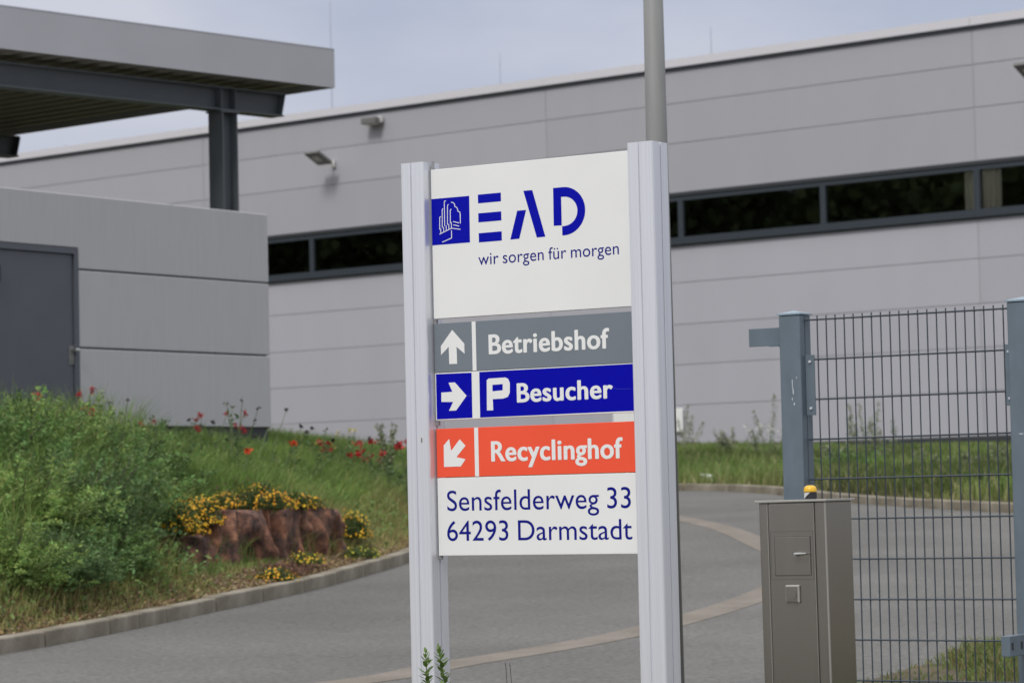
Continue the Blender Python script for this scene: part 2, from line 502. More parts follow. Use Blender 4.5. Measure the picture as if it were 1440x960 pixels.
# kerb stones, one object each
kerb = empty("kerb", (0, 0, 0), kind='structure')
kb = MB().box(0.006, 0.994, 0.0, 0.14, -0.16, 0.115)
stone_me = None
path = KL[(KL[:, 1] > 9)]
path = path[path[:, 0] < 14]
segd = np.hypot(*(np.diff(path, axis=0).T)); cum = np.concatenate([[0], np.cumsum(segd)])
s = 0.0; first = None
while s + 1.0 < cum[-1]:
    step = random.choice([1.0, 1.0, 1.0, 0.98, 0.5]) if 8 < s < 20 else 1.0
    a = np.array([np.interp(s, cum, path[:, 0]), np.interp(s, cum, path[:, 1])])
    c = np.array([np.interp(s + step, cum, path[:, 0]), np.interp(s + step, cum, path[:, 1])])
    if first is None:
        o = obj("kerb_stone", kb, M['kerb'], kerb, bevel=0.014); first = o
    else:
        o = first.copy(); COL.objects.link(o)
    L = hypot(*(c - a)); ang = atan2(c[1] - a[1], c[0] - a[0])
    zz = float(plane_z(a[1])); z2 = float(plane_z(c[1]))
    o.rotation_euler = (random.uniform(-.012, .012), -atan2(z2 - zz, L), ang + random.uniform(-.004, .004))
    o.location = (a[0], a[1], zz + random.uniform(-.006, .006))
    o.scale = (L, 1, 1)
    s += step

# ------------------------------------------------------------------ the long hall
BR = atan2(-0.64546, 0.76380)
hall = empty("warehouse_hall", (5.25, 68.0, 0), BR, "long grey hall clad in smooth panels with a dark ribbon window", "building")
JO = [-5.6 + 12.17 * k for k in range(-3, 4)]
ROWS = [(9.252, 10.05), (8.30, 9.252), (7.125, 8.30), (4.985, 5.86), (3.995, 4.985), (3.04, 3.995), (2.085, 3.04), (1.11, 2.085)]
for (za, zb) in ROWS:
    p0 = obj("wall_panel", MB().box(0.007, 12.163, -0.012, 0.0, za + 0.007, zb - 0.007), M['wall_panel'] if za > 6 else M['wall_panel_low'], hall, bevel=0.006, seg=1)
    p0.location = (JO[0], 0, 0)
    for x in JO[1:-1]:
        q = p0.copy(); COL.objects.link(q); q.location = (x, 0, 0)
X0, X1 = JO[0], JO[-1]
core = MB().box(X0, X1, 0.002, 0.2, 7.12, 10.2).box(X0, X1, 0.002, 0.2, 0.5, 5.86)
core.box(X0, X1, 0.2, 25, 10.1, 10.2).box(X0, X1, 25, 25.2, 0.5, 10.2).box(X0 - 0.2, X0, -0.06, 25.2, 0.5, 10.2).box(X1, X1 + 0.2, -0.06, 25.2, 0.5, 10.2)
obj("wall_core", core, M['wall_core'], hall)
obj("interior_lining", MB().box(X0 + 0.1, X1 - 0.1, 6, 6.1, 0.6, 10.0).box(X0 + .1, X1 - .1, 0.25, 6, 5.2, 5.3).box(X0 + .1, X1 - .1, 0.25, 6, 9.0, 9.1), M['interior'], hall)
obj("plinth", MB().box(X0, X1, -0.03, 0.0, 0.4, 1.10), M['dark_trim'], hall)
obj("eaves_shadow_line", MB().box(X0, X1, -0.075, -0.0, 10.055, 10.105), M['frame'], hall)  # dark strip standing in for the shadow line below the coping
c0 = obj("coping", MB().add([(0.004, -0.10, 10.11), (12.166, -0.10, 10.11), (12.166, -0.10, 10.30), (0.004, -0.10, 10.30), (0.004, 0.35, 10.34), (12.166, 0.35, 10.34), (12.166, 0.35, 10.11), (0.004, 0.35, 10.11)],
    [(0, 1, 2, 3), (3, 2, 5, 4), (4, 5, 6, 7), (0, 3, 4, 7), (1, 6, 5, 2), (0, 7, 6, 1)]), M['coping'], hall)
c0.location = (JO[0], 0, 0)
for x in JO[1:-1]:
    q = c0.copy(); COL.objects.link(q); q.location = (x, 0, 0)
obj("window_head", MB().box(X0, X1, -0.05, 0.1, 7.05, 7.12), M['dark_trim'], hall)
WB = 4.0567
# one window = frame with pane
fr = MB().box(0, WB, -0.02, 0.07, 6.93, 7.05).box(0, WB, -0.02, 0.07, 5.97, 6.07).box(0, 0.075, -0.02, 0.07, 6.07, 6.93).box(WB - 0.075, WB, -0.02, 0.07, 6.07, 6.93)
pane = MB().add([(0.07, 0.03, 6.06), (WB - 0.07, 0.03, 6.06), (WB - 0.07, 0.03, 6.94), (0.07, 0.03, 6.94)], [(0, 1, 2, 3)])
win = obj("window", fr, M['frame'], hall)
obj("pane", pane, M['glass'], win)
win.location = (JO[0], 0, 0)
for k in range(1, 18):
    w2 = dup(win, hall); w2.location = (JO[0] + k * WB, 0, 0)
s0 = obj("window_sill", MB().box(0.003, 12.167, -0.11, 0.08, 5.885, 5.965), M['frame'], hall)
s0.location = (JO[0], 0, 0)
for x in JO[1:-1]:
    q = s0.copy(); COL.objects.link(q); q.location = (x, 0, 0)
obj("sill_shadow_strip", MB().box(X0, X1, -0.05, 0.0, 5.862, 5.882), M['dark_trim'], hall)  # shade under the projecting sill, put in as a solid dark strip
# pale curtains inside the window at the right
def curtain(x0, x1):
    b = MB(); n = 24; vs = []
    for i in range(n + 1):
        t = i / n; x = x0 + (x1 - x0) * t; y = 0.10 + 0.03 * sin(t * (x1 - x0) * 46)
        vs += [(x, y, 5.6), (x, y, 7.1)]
    b.add(vs, [(2 * i, 2 * i + 2, 2 * i + 3, 2 * i + 1) for i in range(n)])
    return b
obj("curtain", curtain(6.20, 6.52), M['curtain'], hall)
obj("curtain", curtain(6.60, 7.14), M['curtain'], hall)

# white notice on the hall wall
o = obj("wall_notice", MB().box(-0.99, 1.10, -0.012, 0.012, -0.28, 0.28), M['sign_white'], None, bevel=0.004)
def hall_pt(u, y, z): return Vector((5.25 + cos(BR) * u - sin(BR) * y, 68.0 + sin(BR) * u + cos(BR) * y, z))
o.location = hall_pt(-2.68, -0.075, 1.745); o.rotation_euler = (0, 0, BR)
tag(o, "small blank white board fixed low on the hall wall behind the sign", "notice board")

# floodlights and lamp on the hall
def floodlight(u, z, label):
    t = empty("floodlight", hall_pt(u, -0.062, z), BR, label, "floodlight", "floodlights on the hall wall")
    obj("wall_bracket", MB().box(-0.07, 0.07, -0.03, 0, -0.07, 0.11).tube((0, -0.02, 0.02), (0.0, -0.26, 0.04), 0.025, n=10).tube((-0.12, -0.27, 0.04), (0.12, -0.27, 0.04), 0.022, n=10), M['white_pl'], t)
    h = obj("lamp_head", MB().box(-0.20, 0.20, -0.50, 0.0, -0.035, 0.035), M['flood'], t, bevel=0.012)
    h.scale = (1.25, 1.2, 1.2); h.location = (-0.02, -0.27, 0.0); h.rotation_euler = (radians(-26), radians(0), 0)
    obj("lamp_glass", MB().box(-0.17, 0.17, -0.46, -0.06, -0.040, -0.0355), M['flood_glass'], h)
    obj("led_array", MB().box(-0.09, 0.09, -0.36, -0.18, -0.044, -0.0405), M['flood_led'], h)
    return t
floodlight(-12.82, 8.83, "tilted floodlight on the hall wall left of the tall sign")
floodlight(8.35, 8.74, "tilted floodlight cut by the right edge, above the right window")
t = empty("bulkhead_lamp", hall_pt(-11.25, -0.062, 9.78), BR, "small box lamp just under the hall's roof edge", "lamp")
obj("housing", MB().box(-0.27, 0.22, -0.30, 0, -0.06, 0.10), M['flood'], t, bevel=0.015)
obj("lamp_glass", MB().box(-0.24, 0.19, -0.28, -0.04, -0.075, -0.061), M['flood_led'], t)
obj("wall_arm", MB().box(0.12, 0.26, -0.10, 0, -0.03, 0.13), M['white_pl'], t, bevel=0.01)

# lightning rods on the roof
for u, y, h, lab in ((-13.45, 0.6, 3.1, "tall thin lightning rod on the hall roof above the canopy corner"), (-11.3, 5.0, 1.9, "faint lightning rod on the hall roof between canopy and lamp pole"),
                     (-1.4, 1.2, 1.0, "short lightning rod on the hall roof right of the lamp pole"), (-24.0, 0.5, 0.28, "stubby rod on the roof edge below the canopy, far left")):
    r = empty("lightning_rod", hall_pt(u, y, 10.2), BR, lab, "lightning rod", "lightning rods on the hall roof")
    obj("mast", MB().tube((0, 0, 0), (0, 0, h), 0.012, 0.006, 8), M['rod'], r)
    obj("foot", MB().box(-0.12, 0.12, -0.12, 0.12, 0, 0.08), M['kerb'], r)

# ------------------------------------------------------------------ small plastered building with the steel door
CR = atan2(0.81945, 0.57314)
hut = empty("utility_building", (-4.4194, 29.7, 0), CR, "low grey rendered building with a dark steel door, behind the flowering mound", "building")
XE = 3.05
obj("wall_panel", MB().prism_y([(-2.45, 2.645), (0.02, 2.645), (0.02, 2.434), (XE, 2.434), (XE, 3.19), (-6.0, 3.19), (-6.0, 2.645)], 0, 0.18), M['plaster'], hut, bevel=0.008, seg=1)
obj("wall_panel", MB().box(0.02, XE, 0, 0.18, 1.633, 2.418), M['plaster'], hut, bevel=0.008, seg=1)
obj("wall_panel", MB().box(0.02, XE, 0, 0.18, 0.835, 1.617), M['plaster'], hut, bevel=0.008, seg=1)
obj("wall_panel", MB().box(-6.0, -2.45, 0, 0.18, 0.83, 2.635), M['plaster'], hut, bevel=0.008, seg=1)
obj("wall_backing", MB().box(0.02, XE - 0.03, 0.03, 0.17, 0.2, 3.1).box(-5.98, -2.48, 0.03, 0.17, 0.2, 2.7), M['dark_trim'], hut)
obj("side_wall", MB().box(XE - 0.18, XE, 0.183, 2.4, 0.83, 3.19).box(-6.0, -5.82, 0.183, 2.4, 0.83, 3.19).box(-5.81, XE - 0.183, 2.22, 2.4, 0.83, 3.19), M['plaster'], hut)
obj("roof", MB().box(-5.81, XE - 0.19, 0.19, 2.21, 3.02, 3.12), M['wall_core'], hut)
dr = obj("door", MB().box(-1.20, -0.045, 0.02, 0.07, 0.5, 2.575), M['door'], hut, bevel=0.004)
obj("lever_handle", MB().tube((-0.075, 0.02, 1.60), (-0.075, -0.045, 1.60), 0.014, n=10).tube((-0.085, -0.04, 1.60), (-0.03, -0.04, 1.602), 0.015, n=10), M['steel'], dr, smooth=False)
obj("escutcheon", MB().lathe([(0.030, 0), (0.030, 0.012), (0.0, 0.012)], n=16), M['flood'], dr).matrix_local = Matrix.Translation((-0.085, 0.02, 1.51)) @ Matrix.Rotation(radians(90), 4, 'X')
obj("backplate", MB().box(-0.115, -0.045, 0.012, 0.0195, 1.45, 1.64), M['flood'], dr, bevel=0.006)
dr2 = obj("door", MB().box(-2.38, -1.205, 0.02, 0.07, 0.5, 2.575), M['door'], hut, bevel=0.004)
obj("hinge", MB().box(-1.30, -1.10, -0.02, 0.018, 2.25, 2.42), M['black'], dr2, bevel=0.01)
obj("door_frame", MB().box(-2.445, -2.385, -0.004, 0.1, 0.5, 2.64).box(-0.04, 0.016, -0.004, 0.1, 0.5, 2.64).box(-2.385, -0.04, -0.004, 0.1, 2.58, 2.64), M['door'], hut)

# ------------------------------------------------------------------ steel canopy
cor = Vector((-2.095, 35.52, 0)); U = Vector((3.449, 3.691, 0)).normalized(); V = Vector((-4.616, 3.86, 0)).normalized()
can = empty("steel_canopy", (cor.x, cor.y, 0), 0, "flat steel canopy with deep grey fascia above the small building", "canopy")
def cp(u, v, z): p = U * u + V * v; return (p.x, p.y, z)
def uvbox(b, u0, u1, v0, v1, z0, z1):
    return b.add([cp(u0, v0, z0), cp(u1, v0, z0), cp(u1, v1, z0), cp(u0, v1, z0), cp(u0, v0, z1), cp(u1, v0, z1), cp(u1, v1, z1), cp(u0, v1, z1)],
                 [(0, 3, 2, 1), (4, 5, 6, 7), (0, 1, 5, 4), (1, 2, 6, 5), (2, 3, 7, 6), (3, 0, 4, 7)])
LU, LV = -16.0, 14.0
obj("fascia", uvbox(uvbox(uvbox(uvbox(MB(), LU, 0, 0, 0.03, 5.05, 5.52), -0.03, -0.0, 0.033, LV, 5.05, 5.52), LU, LU + 0.03, 0.033, LV, 5.05, 5.52), LU, 0, LV, LV + 0.03, 5.05, 5.52), M['canopy_fascia'], can)
obj("fascia_cap", uvbox(uvbox(MB(), LU, 0.0, -0.003, 0.06, 5.520, 5.532), -0.06, 0.003, 0.063, LV, 5.520, 5.532), M['canopy_fascia'], can)
obj("roof_skin", uvbox(MB(), LU + .04, -0.04, 0.04, LV - .01, 5.3, 5.36), M['wall_core'], can)
b = MB(); vs = []; n = 0; u = LU + 0.05; pitch = 0.28
prof = []
while u < -0.05 - pitch:
    prof += [(u, 5.055), (u + 0.10, 5.055), (u + 0.14, 5.15), (u + 0.24, 5.15)]; u += pitch
for (a, z) in prof: vs += [cp(a, 0.035, z), cp(a, LV - 0.02, z)]
b.add(vs, [(2 * i, 2 * i + 1, 2 * i + 3, 2 * i + 2) for i in range(len(prof) - 1)])
obj("trapezoidal_deck", b, M['deck'], can)
def ibeam_u(v, ua, ub, zt=4.972, zb=4.69, w=0.11, slant=0.06):
    b = MB()
    uvbox(b, ua, ub, v - w, v + w, zt - 0.018, zt)
    uvbox(b, ua, ub - 0.02, v - w, v + w, zb, zb + 0.018)
    # web with a slanting end
    vs = [cp(ua, v - .007, zb + .018), cp(ub - slant, v - .007, zb + .018), cp(ub, v - .007, zt - .018), cp(ua, v - .007, zt - .018), cp(ua, v + .007, zb + .018), cp(ub - slant, v + .007, zb + .018), cp(ub, v + .007, zt - .018), cp(ua, v + .007, zt - .018)]
    b.add(vs, [(0, 1, 2, 3), (7, 6, 5, 4), (0, 4, 5, 1), (1, 5, 6, 2), (2, 6, 7, 3), (3, 7, 4, 0)])
    # end plate
    vs = [cp(ub - slant, v - w, zb + .018), cp(ub - slant, v + w, zb + .018), cp(ub, v + w, zt - .018), cp(ub, v - w, zt - .018)]
    b.add(vs + [(p[0] + U.x * .012, p[1] + U.y * .012, p[2]) for p in vs], [(0, 1, 2, 3), (7, 6, 5, 4), (0, 4, 5, 1), (1, 5, 6, 2), (2, 6, 7, 3), (3, 7, 4, 0)])
    return b
def column(u, v):
    b = MB(); w = 0.12; zt = 4.665
    uvbox(b, u - w, u - w + .018, v - w, v + w, 0.2, zt); uvbox(b, u + w - .018, u + w, v - w, v + w, 0.2, zt)
    uvbox(b, u - w + .018, u + w - .018, v - .006, v + .006, 0.2, zt)
    uvbox(b, u - w - .03, u + w + .03, v - w - .01, v + w + .01, zt + .002, zt + .022)
    for uu in (u - w, u + w - .015): uvbox(b, uu, uu + .015, v - .105, v - .0075, 4.71, 4.952)
    return b
for v, ub in ((0.435, -0.515), (5.60, -0.30), (10.8, -0.3)):
    obj("roof_beam", ibeam_u(v, LU + 0.3, ub), M['beam'], can)
    for uu in ((-1.42, -8.9, -15.0)):
        obj("column", column(uu, v), M['beam'], can)
None and obj("purlin", uvbox(MB(), -0.12, -0.06, 0.1, LV - .1, 4.985, 5.05), M['beam'], can)

# ------------------------------------------------------------------ lettering and flat film shapes
def arc(cx, cy, rx, ry, a0, a1, n=18, pw=2.25):
    out = []
    for i in range(n + 1):
        t = radians(a0 + (a1 - a0) * i / n); c, s_ = cos(t), sin(t)
        out.append((cx + rx * math.copysign(abs(c) ** (2 / pw), c), cy + ry * math.copysign(abs(s_) ** (2 / pw), s_)))
    return out

def outline(txt, space):
    c = bpy.data.curves.new("tmp", 'FONT'); c.body = txt; c.size = 1; c.space_character = space; c.space_word = .8; c.resolution_u = 8
    o = bpy.data.objects.new("tmp", c); COL.objects.link(o)
    bpy.context.view_layer.update()
    me = bpy.data.meshes.new_from_object(o)
    v = [(p.co.x, p.co.y) for p in me.vertices]; f = [tuple(p.vertices) for p in me.polygons]
    bpy.data.objects.remove(o); bpy.data.curves.remove(c); bpy.data.meshes.remove(me)
    return v, f
CAPH = max(p[1] for p in outline("H", 1)[0])

def text(txt, x0, x1, z0, z1, cap, dx, dz, space, y=-0.0006):
    """cut-vinyl lettering from x0 to x1, capitals cap high; the outline is thickened by dx, dz;
    the baseline runs from z0 to z1 (the film is laid almost level)"""
    v, f = outline(txt, space)
    lo = min(p[0] for p in v); hi = max(p[0] for p in v)
    sx = (x1 - x0 - 2 * dx) / (hi - lo); sz = (cap - 2 * dz) / CAPH
    b = MB()
    sh = [(0, 0)] + ([(dx * cos(2 * pi * k / 16) * r_, dz * sin(2 * pi * k / 16) * r_) for r_ in (1, .5) for k in range(16)] if dx > 0 else [])
    for k, (ox, oz) in enumerate(sh):
        vs = []
        for px_, pz_ in v:
            t = (px_ - lo) / (hi - lo); vs.append((x0 + dx + (px_ - lo) * sx + ox, y - 0.000012 * k, z0 + dz + (z1 - z0) * t + pz_ * sz + oz))
        b.add(vs, f)
    return b

def stroke(b, pl, wx, wy, y):
    """ribbon along a polyline in x,z with an elliptical pen, lying at depth y"""
    q = [pl[0]]
    for p in pl[1:]:
        if hypot(p[0] - q[-1][0], p[1] - q[-1][1]) > 1e-5: q.append(p)
    pl = q; n = len(pl); closed = hypot(pl[0][0] - pl[-1][0], pl[0][1] - pl[-1][1]) < 1e-4
    vs = []
    sx, sz = 1 / wx, 1 / wy
    P = [(x * sx, z * sz) for x, z in pl]
    for i in range(n):
        a = P[i - 1] if i else (P[-2] if closed else None)
        c = P[i + 1] if i < n - 1 else (P[1] if closed else None)
        def nrm(p, r):
            dx, dz = r[0] - p[0], r[1] - p[1]; L = hypot(dx, dz) or 1; return (-dz / L, dx / L)
        if a is None: nn = nrm(P[i], c)
        elif c is None: nn = nrm(a, P[i])
        else:
            n1, n2 = nrm(a, P[i]), nrm(P[i], c); mx, mz = n1[0] + n2[0], n1[1] + n2[1]; L2 = mx * mx + mz * mz
            if L2 < 0.25: nn = n2
            else: nn = (2 * mx / L2, 2 * mz / L2)
        for s_ in (-.5, .5):
            vs.append(((P[i][0] + nn[0] * s_) / sx, (P[i][1] + nn[1] * s_) / sz))
    for i in range(n - 1):
        yy = y - 0.000012 * i
        q4 = [vs[2 * i], vs[2 * i + 2], vs[2 * i + 3], vs[2 * i + 1]]
        b.add([(a_, yy, c_) for a_, c_ in q4], [(0, 1, 2, 3)])

def poly(b, pts_, y, holes=None):
    loops = [[Vector((x, z, 0)) for x, z in pts_]] + [[Vector((x, z, 0)) for x, z in h] for h in (holes or [])]
    flat = [p for l_ in loops for p in l_]
    tr = tessellate_polygon(loops)
    fs = []
    for t in tr:
        a, c, d = flat[t[0]], flat[t[1]], flat[t[2]]
        fs.append(t if (c - a).cross(d - a).z > 0 else (t[0], t[2], t[1]))
    b.add([(p.x, y, p.y) for p in flat], fs); return b

# ------------------------------------------------------------------ the direction sign
SR = radians(-33.37)
SZ = hz(0.1, 11.2)
sign = empty("direction_sign", (0.0988, 11.2359, SZ), SR, "tall white entrance sign with EAD logo and three coloured direction boards between aluminium posts", "sign")
ZO = -SZ
def post(xa, xb, ztop):
    d0, d1 = -0.043, 0.077; r = 0.010; g = 0.0045; gd = 0.007; xm = (xa + xb) / 2 - 0.002; ym = (d0 + d1) / 2
    P = []
    def corner(cx, cy, a0):
        for k in range(4):
            t = radians(a0 + 30 * k); P.append((cx + r * cos(t), cy + r * sin(t)))
    # counter-clockwise from front-left
    corner(xa + r, d0 + r, 180)
    P.extend([(xm - g, d0), (xm - g + .001, d0 + gd), (xm + g - .001, d0 + gd), (xm + g, d0)])
    corner(xb - r, d0 + r, 270)
    P.extend([(xb, ym - g), (xb - gd, ym - g + .001), (xb - gd, ym + g - .001), (xb, ym + g)])
    corner(xb - r, d1 - r, 0)
    P.extend([(xm + g, d1), (xm + g, d1 - gd), (xm - g, d1 - gd), (xm - g, d1)])
    corner(xa + r, d1 - r, 90)
    P.extend([(xa, ym + g), (xa + gd, ym + g), (xa + gd, ym - g), (xa, ym - g)])
    return MB().prism_z(P, -0.3, ztop + ZO)
o = obj("post", post(-0.6032, -0.4922, 1.331), M['alu'], sign)
obj("drilled_hole_plug", MB().box(-0.528, -0.523, -0.0445, -0.0425, ZO + .225, ZO + .243), M['kerb'], o)
o = obj("post", post(0.4458, 0.5588, 1.3235), M['alu'], sign)
PX0, PX1 = -0.4850, 0.4400
def board(name, z0, z1, mat, lab=None):
    o = obj(name, MB().box(PX0, PX1, 0, 0.028, z0 + ZO, z1 + ZO), mat, sign, bevel=0.0015, seg=2)
    if lab: o['label'] = lab
    return o
def up(pts_): return [(x, z + ZO) for x, z in pts_]
def rect(x0, x1, z0, z1): return [(x0, z0), (x1, z0), (x1, z1), (x0, z1)]
M1 = lambda x: x * 1.0045 - .0279
MZ = lambda z: z * 1.0043
# top board
w = board("sign_board", 0.7105, 1.3005, M['sign_white'], "large white top board with the blue EAD logo")
b = MB(); poly(b, up([(PX0 + .0005, 1.0012), (-.3043, 1.0012), (-.3035, 1.1842), (PX0 + .0005, 1.1848)]), -0.0004)
obj("logo_square", b, M['film_blue'], w)
EM = [
[(-0.4472, 1.0612), (-0.4459, 1.1091), (-0.4433, 1.1121), (-0.4401, 1.1119)], [(-0.4346, 1.0674), (-0.4333, 1.1386), (-0.4307, 1.1423), (-0.4281, 1.1427)],
[(-0.4229, 1.0732), (-0.4223, 1.1681), (-0.4203, 1.1724), (-0.4145, 1.1728)], [(-0.4094, 1.0775), (-0.4074, 1.1525), (-0.4054, 1.1563), (-0.4021, 1.1574)],
[(-0.3955, 1.0823), (-0.3948, 1.1331), (-0.3925, 1.1369), (-0.389, 1.1372)],
[(-0.3901, 1.1657), (-0.3781, 1.1622), (-0.3729, 1.1552), (-0.3721, 1.1472), (-0.3627, 1.1426), (-0.3597, 1.1358), (-0.3583, 1.1278), (-0.3489, 1.1237), (-0.3475, 1.1152), (-0.3476, 1.0789)],
[(-0.3823, 1.0888), (-0.3532, 1.0809)], [(-0.382, 1.0756), (-0.3535, 1.0688)], [(-0.4483, 1.0428), (-0.4419, 1.0455), (-0.3903, 1.063), (-0.3476, 1.0553)],
[(-0.4419, 1.0455), (-0.442, 1.0653)], [(-0.4279, 1.0511), (-0.4281, 1.0704)], [(-0.4154, 1.0542), (-0.4155, 1.0753)], [(-0.4028, 1.0581), (-0.4029, 1.081)], [(-0.3903, 1.063), (-0.3903, 1.0867)],
[(-0.3905, 1.0543), (-0.3907, 1.0243), (-0.436, 1.0108)]]
b = MB()
for i, l_ in enumerate(EM): stroke(b, up(l_), 0.0034, 0.0030, -0.0007 - 0.00004 * i)
obj("logo_tree_emblem", b, M['film_white'], w)
b = MB()
for z0, z1 in ((1.1465, 1.1805), (1.0722, 1.1075), (0.9940, 1.0300)): poly(b, up(rect(M1(-.2335), M1(-.1260), MZ(z0), MZ(z1))), -0.0005)
obj("logo_letter", b, M['film_blue'], w)
b = MB()
poly(b, up([(M1(x), MZ(z)) for x, z in [(-.0215, 1.1790), (.0354, .9950), (.0745, .9955), (.0194, 1.1790)]]), -0.0005)
poly(b, up([(M1(x), MZ(z)) for x, z in [(-.0520, 1.1045), (-.0868, .9950), (-.0450, .9960), (-.0110, 1.1045)]]), -0.0005)
obj("logo_letter", b, M['film_blue'], w)
b = MB()
Dp = [(.1135, 1.0345), (.1500, 1.0335), (.1500, 1.1425), (.1610, 1.1425)] + arc(.1620, 1.0865, .0600, .0560, 88, -88, 18, 2) + [(.1515, 1.0300), (.1515, .9950)] + arc(.1600, 1.0870, .0970, .0925, -90, 90, 24, 2) + [(.1145, 1.1795)]
poly(b, up([(M1(x), MZ(z)) for x, z in Dp]), -0.0005)
obj("logo_letter", b, M['film_blue'], w)
obj("lettering", text("wir sorgen für morgen", -.2670, .3760, .9095 + ZO, .9110 + ZO, .0465, 0, 0, 1.02), M['film_navy'], w)
# grey board
w = board("sign_board", 0.4975, 0.6915, M['sign_grey'], "grey board with an arrow pointing up")
UP = [(-0.3982, 0.6634), (-0.4541, 0.6016), (-0.4538, 0.5669), (-0.4162, 0.5974), (-0.4156, 0.5295), (-0.3778, 0.5288), (-0.379, 0.5956), (-0.3415, 0.5666), (-0.3417, 0.6061)]
obj("arrow", poly(MB(), up(UP), -0.0006), M['film_white'], w)
obj("divider_bar", poly(MB(), up(rect(-.3050, -.2865, .4985, .6905)), -0.0006), M['film_white'], w)
obj("lettering", text("Betriebshof", -.2275, .3240, .5585 + ZO, .5560 + ZO, 0.0775, 0.0034, 0.0019, 1.06, y=-0.0006), M['film_white'], w)
# blue board (white board with blue film)
w = board("sign_board", 0.3105, 0.4960, M['film_white'], "blue board with a right arrow and a P")
obj("blue_film", poly(MB(), up([(-.4805, .3145), (-.3113, .3152), (-.3107, .4915), (-.4805, .4925)]), -0.0004), M['sign_blue'], w)
obj("blue_film", poly(MB(), up([(-.2751, .3145), (.4390, .3165), (.4390, .4935), (-.2745, .4925)]), -0.0004), M['sign_blue'], w)
RT = [(-0.4565, 0.4192), (-0.4568, 0.3825), (-0.4004, 0.3804), (-0.4217, 0.3466), (-0.3875, 0.3464), (-0.3364, 0.4022), (-0.3905, 0.4567), (-0.4206, 0.4564), (-0.4035, 0.4201)]
obj("arrow", poly(MB(), up(RT), -0.0008), M['film_white'], w)
PP = [(-0.2399, 0.4588), (-0.2314, 0.4649), (-0.1531, 0.466), (-0.1400, 0.4605), (-0.1325, 0.4446), (-0.1337, 0.4056), (-0.1435, 0.3904), (-0.1642, 0.3848), (-0.2136, 0.3843), (-0.2125, 0.3411), (-0.2419, 0.3412)][::-1]
obj("parking_symbol", poly(MB(), up(PP), -0.0008, [up([(-0.2140, 0.4398), (-0.1656, 0.4411), (-0.1662, 0.4167), (-0.2140, 0.4148)])]), M['film_white'], w)
b = MB(); stroke(b, up([(.3400, .4055), (.3520, .4015), (.3800, .4000), (.4150, .4000)]), .0006, .0006, -.0009); stroke(b, up([(-.3350, .4020), (-.3180, .4015)]), .0006, .0006, -.0009)
obj("film_crease", b, M['film_crease'], w)
obj("lettering", text("Besucher", -.1010, .3345, .3665 + ZO, .3670 + ZO, 0.0745, 0.0034, 0.0019, 1.06, y=-0.0009), M['film_white'], w)
# orange board
w = board("sign_board", 0.0860, 0.2770, M['sign_orange'], "orange board with an arrow to the lower left")
DG = [(-0.4505, 0.2114), (-0.4512, 0.1271), (-0.3712, 0.1269), (-0.3483, 0.1549), (-0.3909, 0.164), (-0.3469, 0.2072), (-0.3735, 0.2336), (-0.4154, 0.1891), (-0.4238, 0.2363)]
obj("arrow", poly(MB(), up(DG), -0.0006), M['film_white'], w)
obj("divider_bar", poly(MB(), up(rect(-.3045, -.2858, .0868, .2762)), -0.0006), M['film_white'], w)
obj("lettering", text("Recyclinghof", -.2270, .3720, .1420 + ZO, .1390 + ZO, 0.079, 0.0034, 0.0019, 1.05, y=-0.0006), M['film_white'], w)
# address board
w = board("sign_board", -0.2205, 0.0835, M['sign_white'], "white bottom board with the street address")
obj("lettering", text("Sensfelderweg 33", -.4400, .4010, -.0455 + ZO, -.0480 + ZO, .0785, 0, 0, 1.01), M['film_navy'], w)
obj("lettering", text("64293 Darmstadt", -.4430, .4040, -.1625 + ZO, -.1660 + ZO, .0770, 0, 0, 1.0), M['film_navy'], w)
# clips that hold the boards in the post grooves
for zc in (1.306, .700, .300, -.225):
    b = MB().box(-.4915, -.478, .006, .020, ZO + zc - .010, ZO + zc + .008)
    obj("clip", b, M['alu_dark'], sign, bevel=.001)
obj("clip_screw", MB().tube((-.482, .012, ZO + 1.302), (-.482, .012, ZO + 1.335), .006, n=10), M['alu_dark'], sign)

# ------------------------------------------------------------------ lamp pole
pz = hz(0.822, 16.0)
lp = empty("lamp_post", (0.822, 16.0, pz), 0, "grey tapered lamp pole rising behind the sign's right post", "lamp post")
obj("pole", MB().tube((0, 0, -0.2), (0, 0, 6.2), .0785, .0420, 28), M['pole'], lp, smooth=True)
obj("luminaire", MB().box(-.1, .1, -.65, .08, 6.17, 6.27), M['flood'], lp, bevel=.03)
obj("base_flange", MB().tube((0, 0, 0), (0, 0, 0.03), .13, .13, 20), M['pole'], lp)

# ------------------------------------------------------------------ mesh fence with steel posts
GRZ = radians(-33.0)
gz0 = -1.26
fen = empty("mesh_fence", (2.0228, 14.4, gz0), GRZ, "blue-grey steel mesh fence panel between two square posts", "fence")
Z = -gz0
def sq_post(x0):
    p = obj("post", MB().box(x0, x0 + .12, 0, .12, -.2, .892 + Z), M['gate'], fen, bevel=.007, seg=3)
    c = x0 + .06
    b = MB().add([(x0 - .006, -.006, .893 + Z), (x0 + .126, -.006, .893 + Z), (x0 + .126, .126, .893 + Z), (x0 - .006, .126, .893 + Z),
                  (x0 - .006, -.006, .901 + Z), (x0 + .126, -.006, .901 + Z), (x0 + .126, .126, .901 + Z), (x0 - .006, .126, .901 + Z), (c, .06, .918 + Z)],
                 [(0, 3, 2, 1), (0, 1, 5, 4), (1, 2, 6, 5), (2, 3, 7, 6), (3, 0, 4, 7), (4, 5, 8), (5, 6, 8), (6, 7, 8), (7, 4, 8)])
    obj("post_cap", b, M['gate_cap'], p)
    return p
pl_ = sq_post(-.7932)
obj("weld_seam", MB().box(-.6735, -.6718, .052, .056, -.1, .885 + Z), M['wire'], pl_)
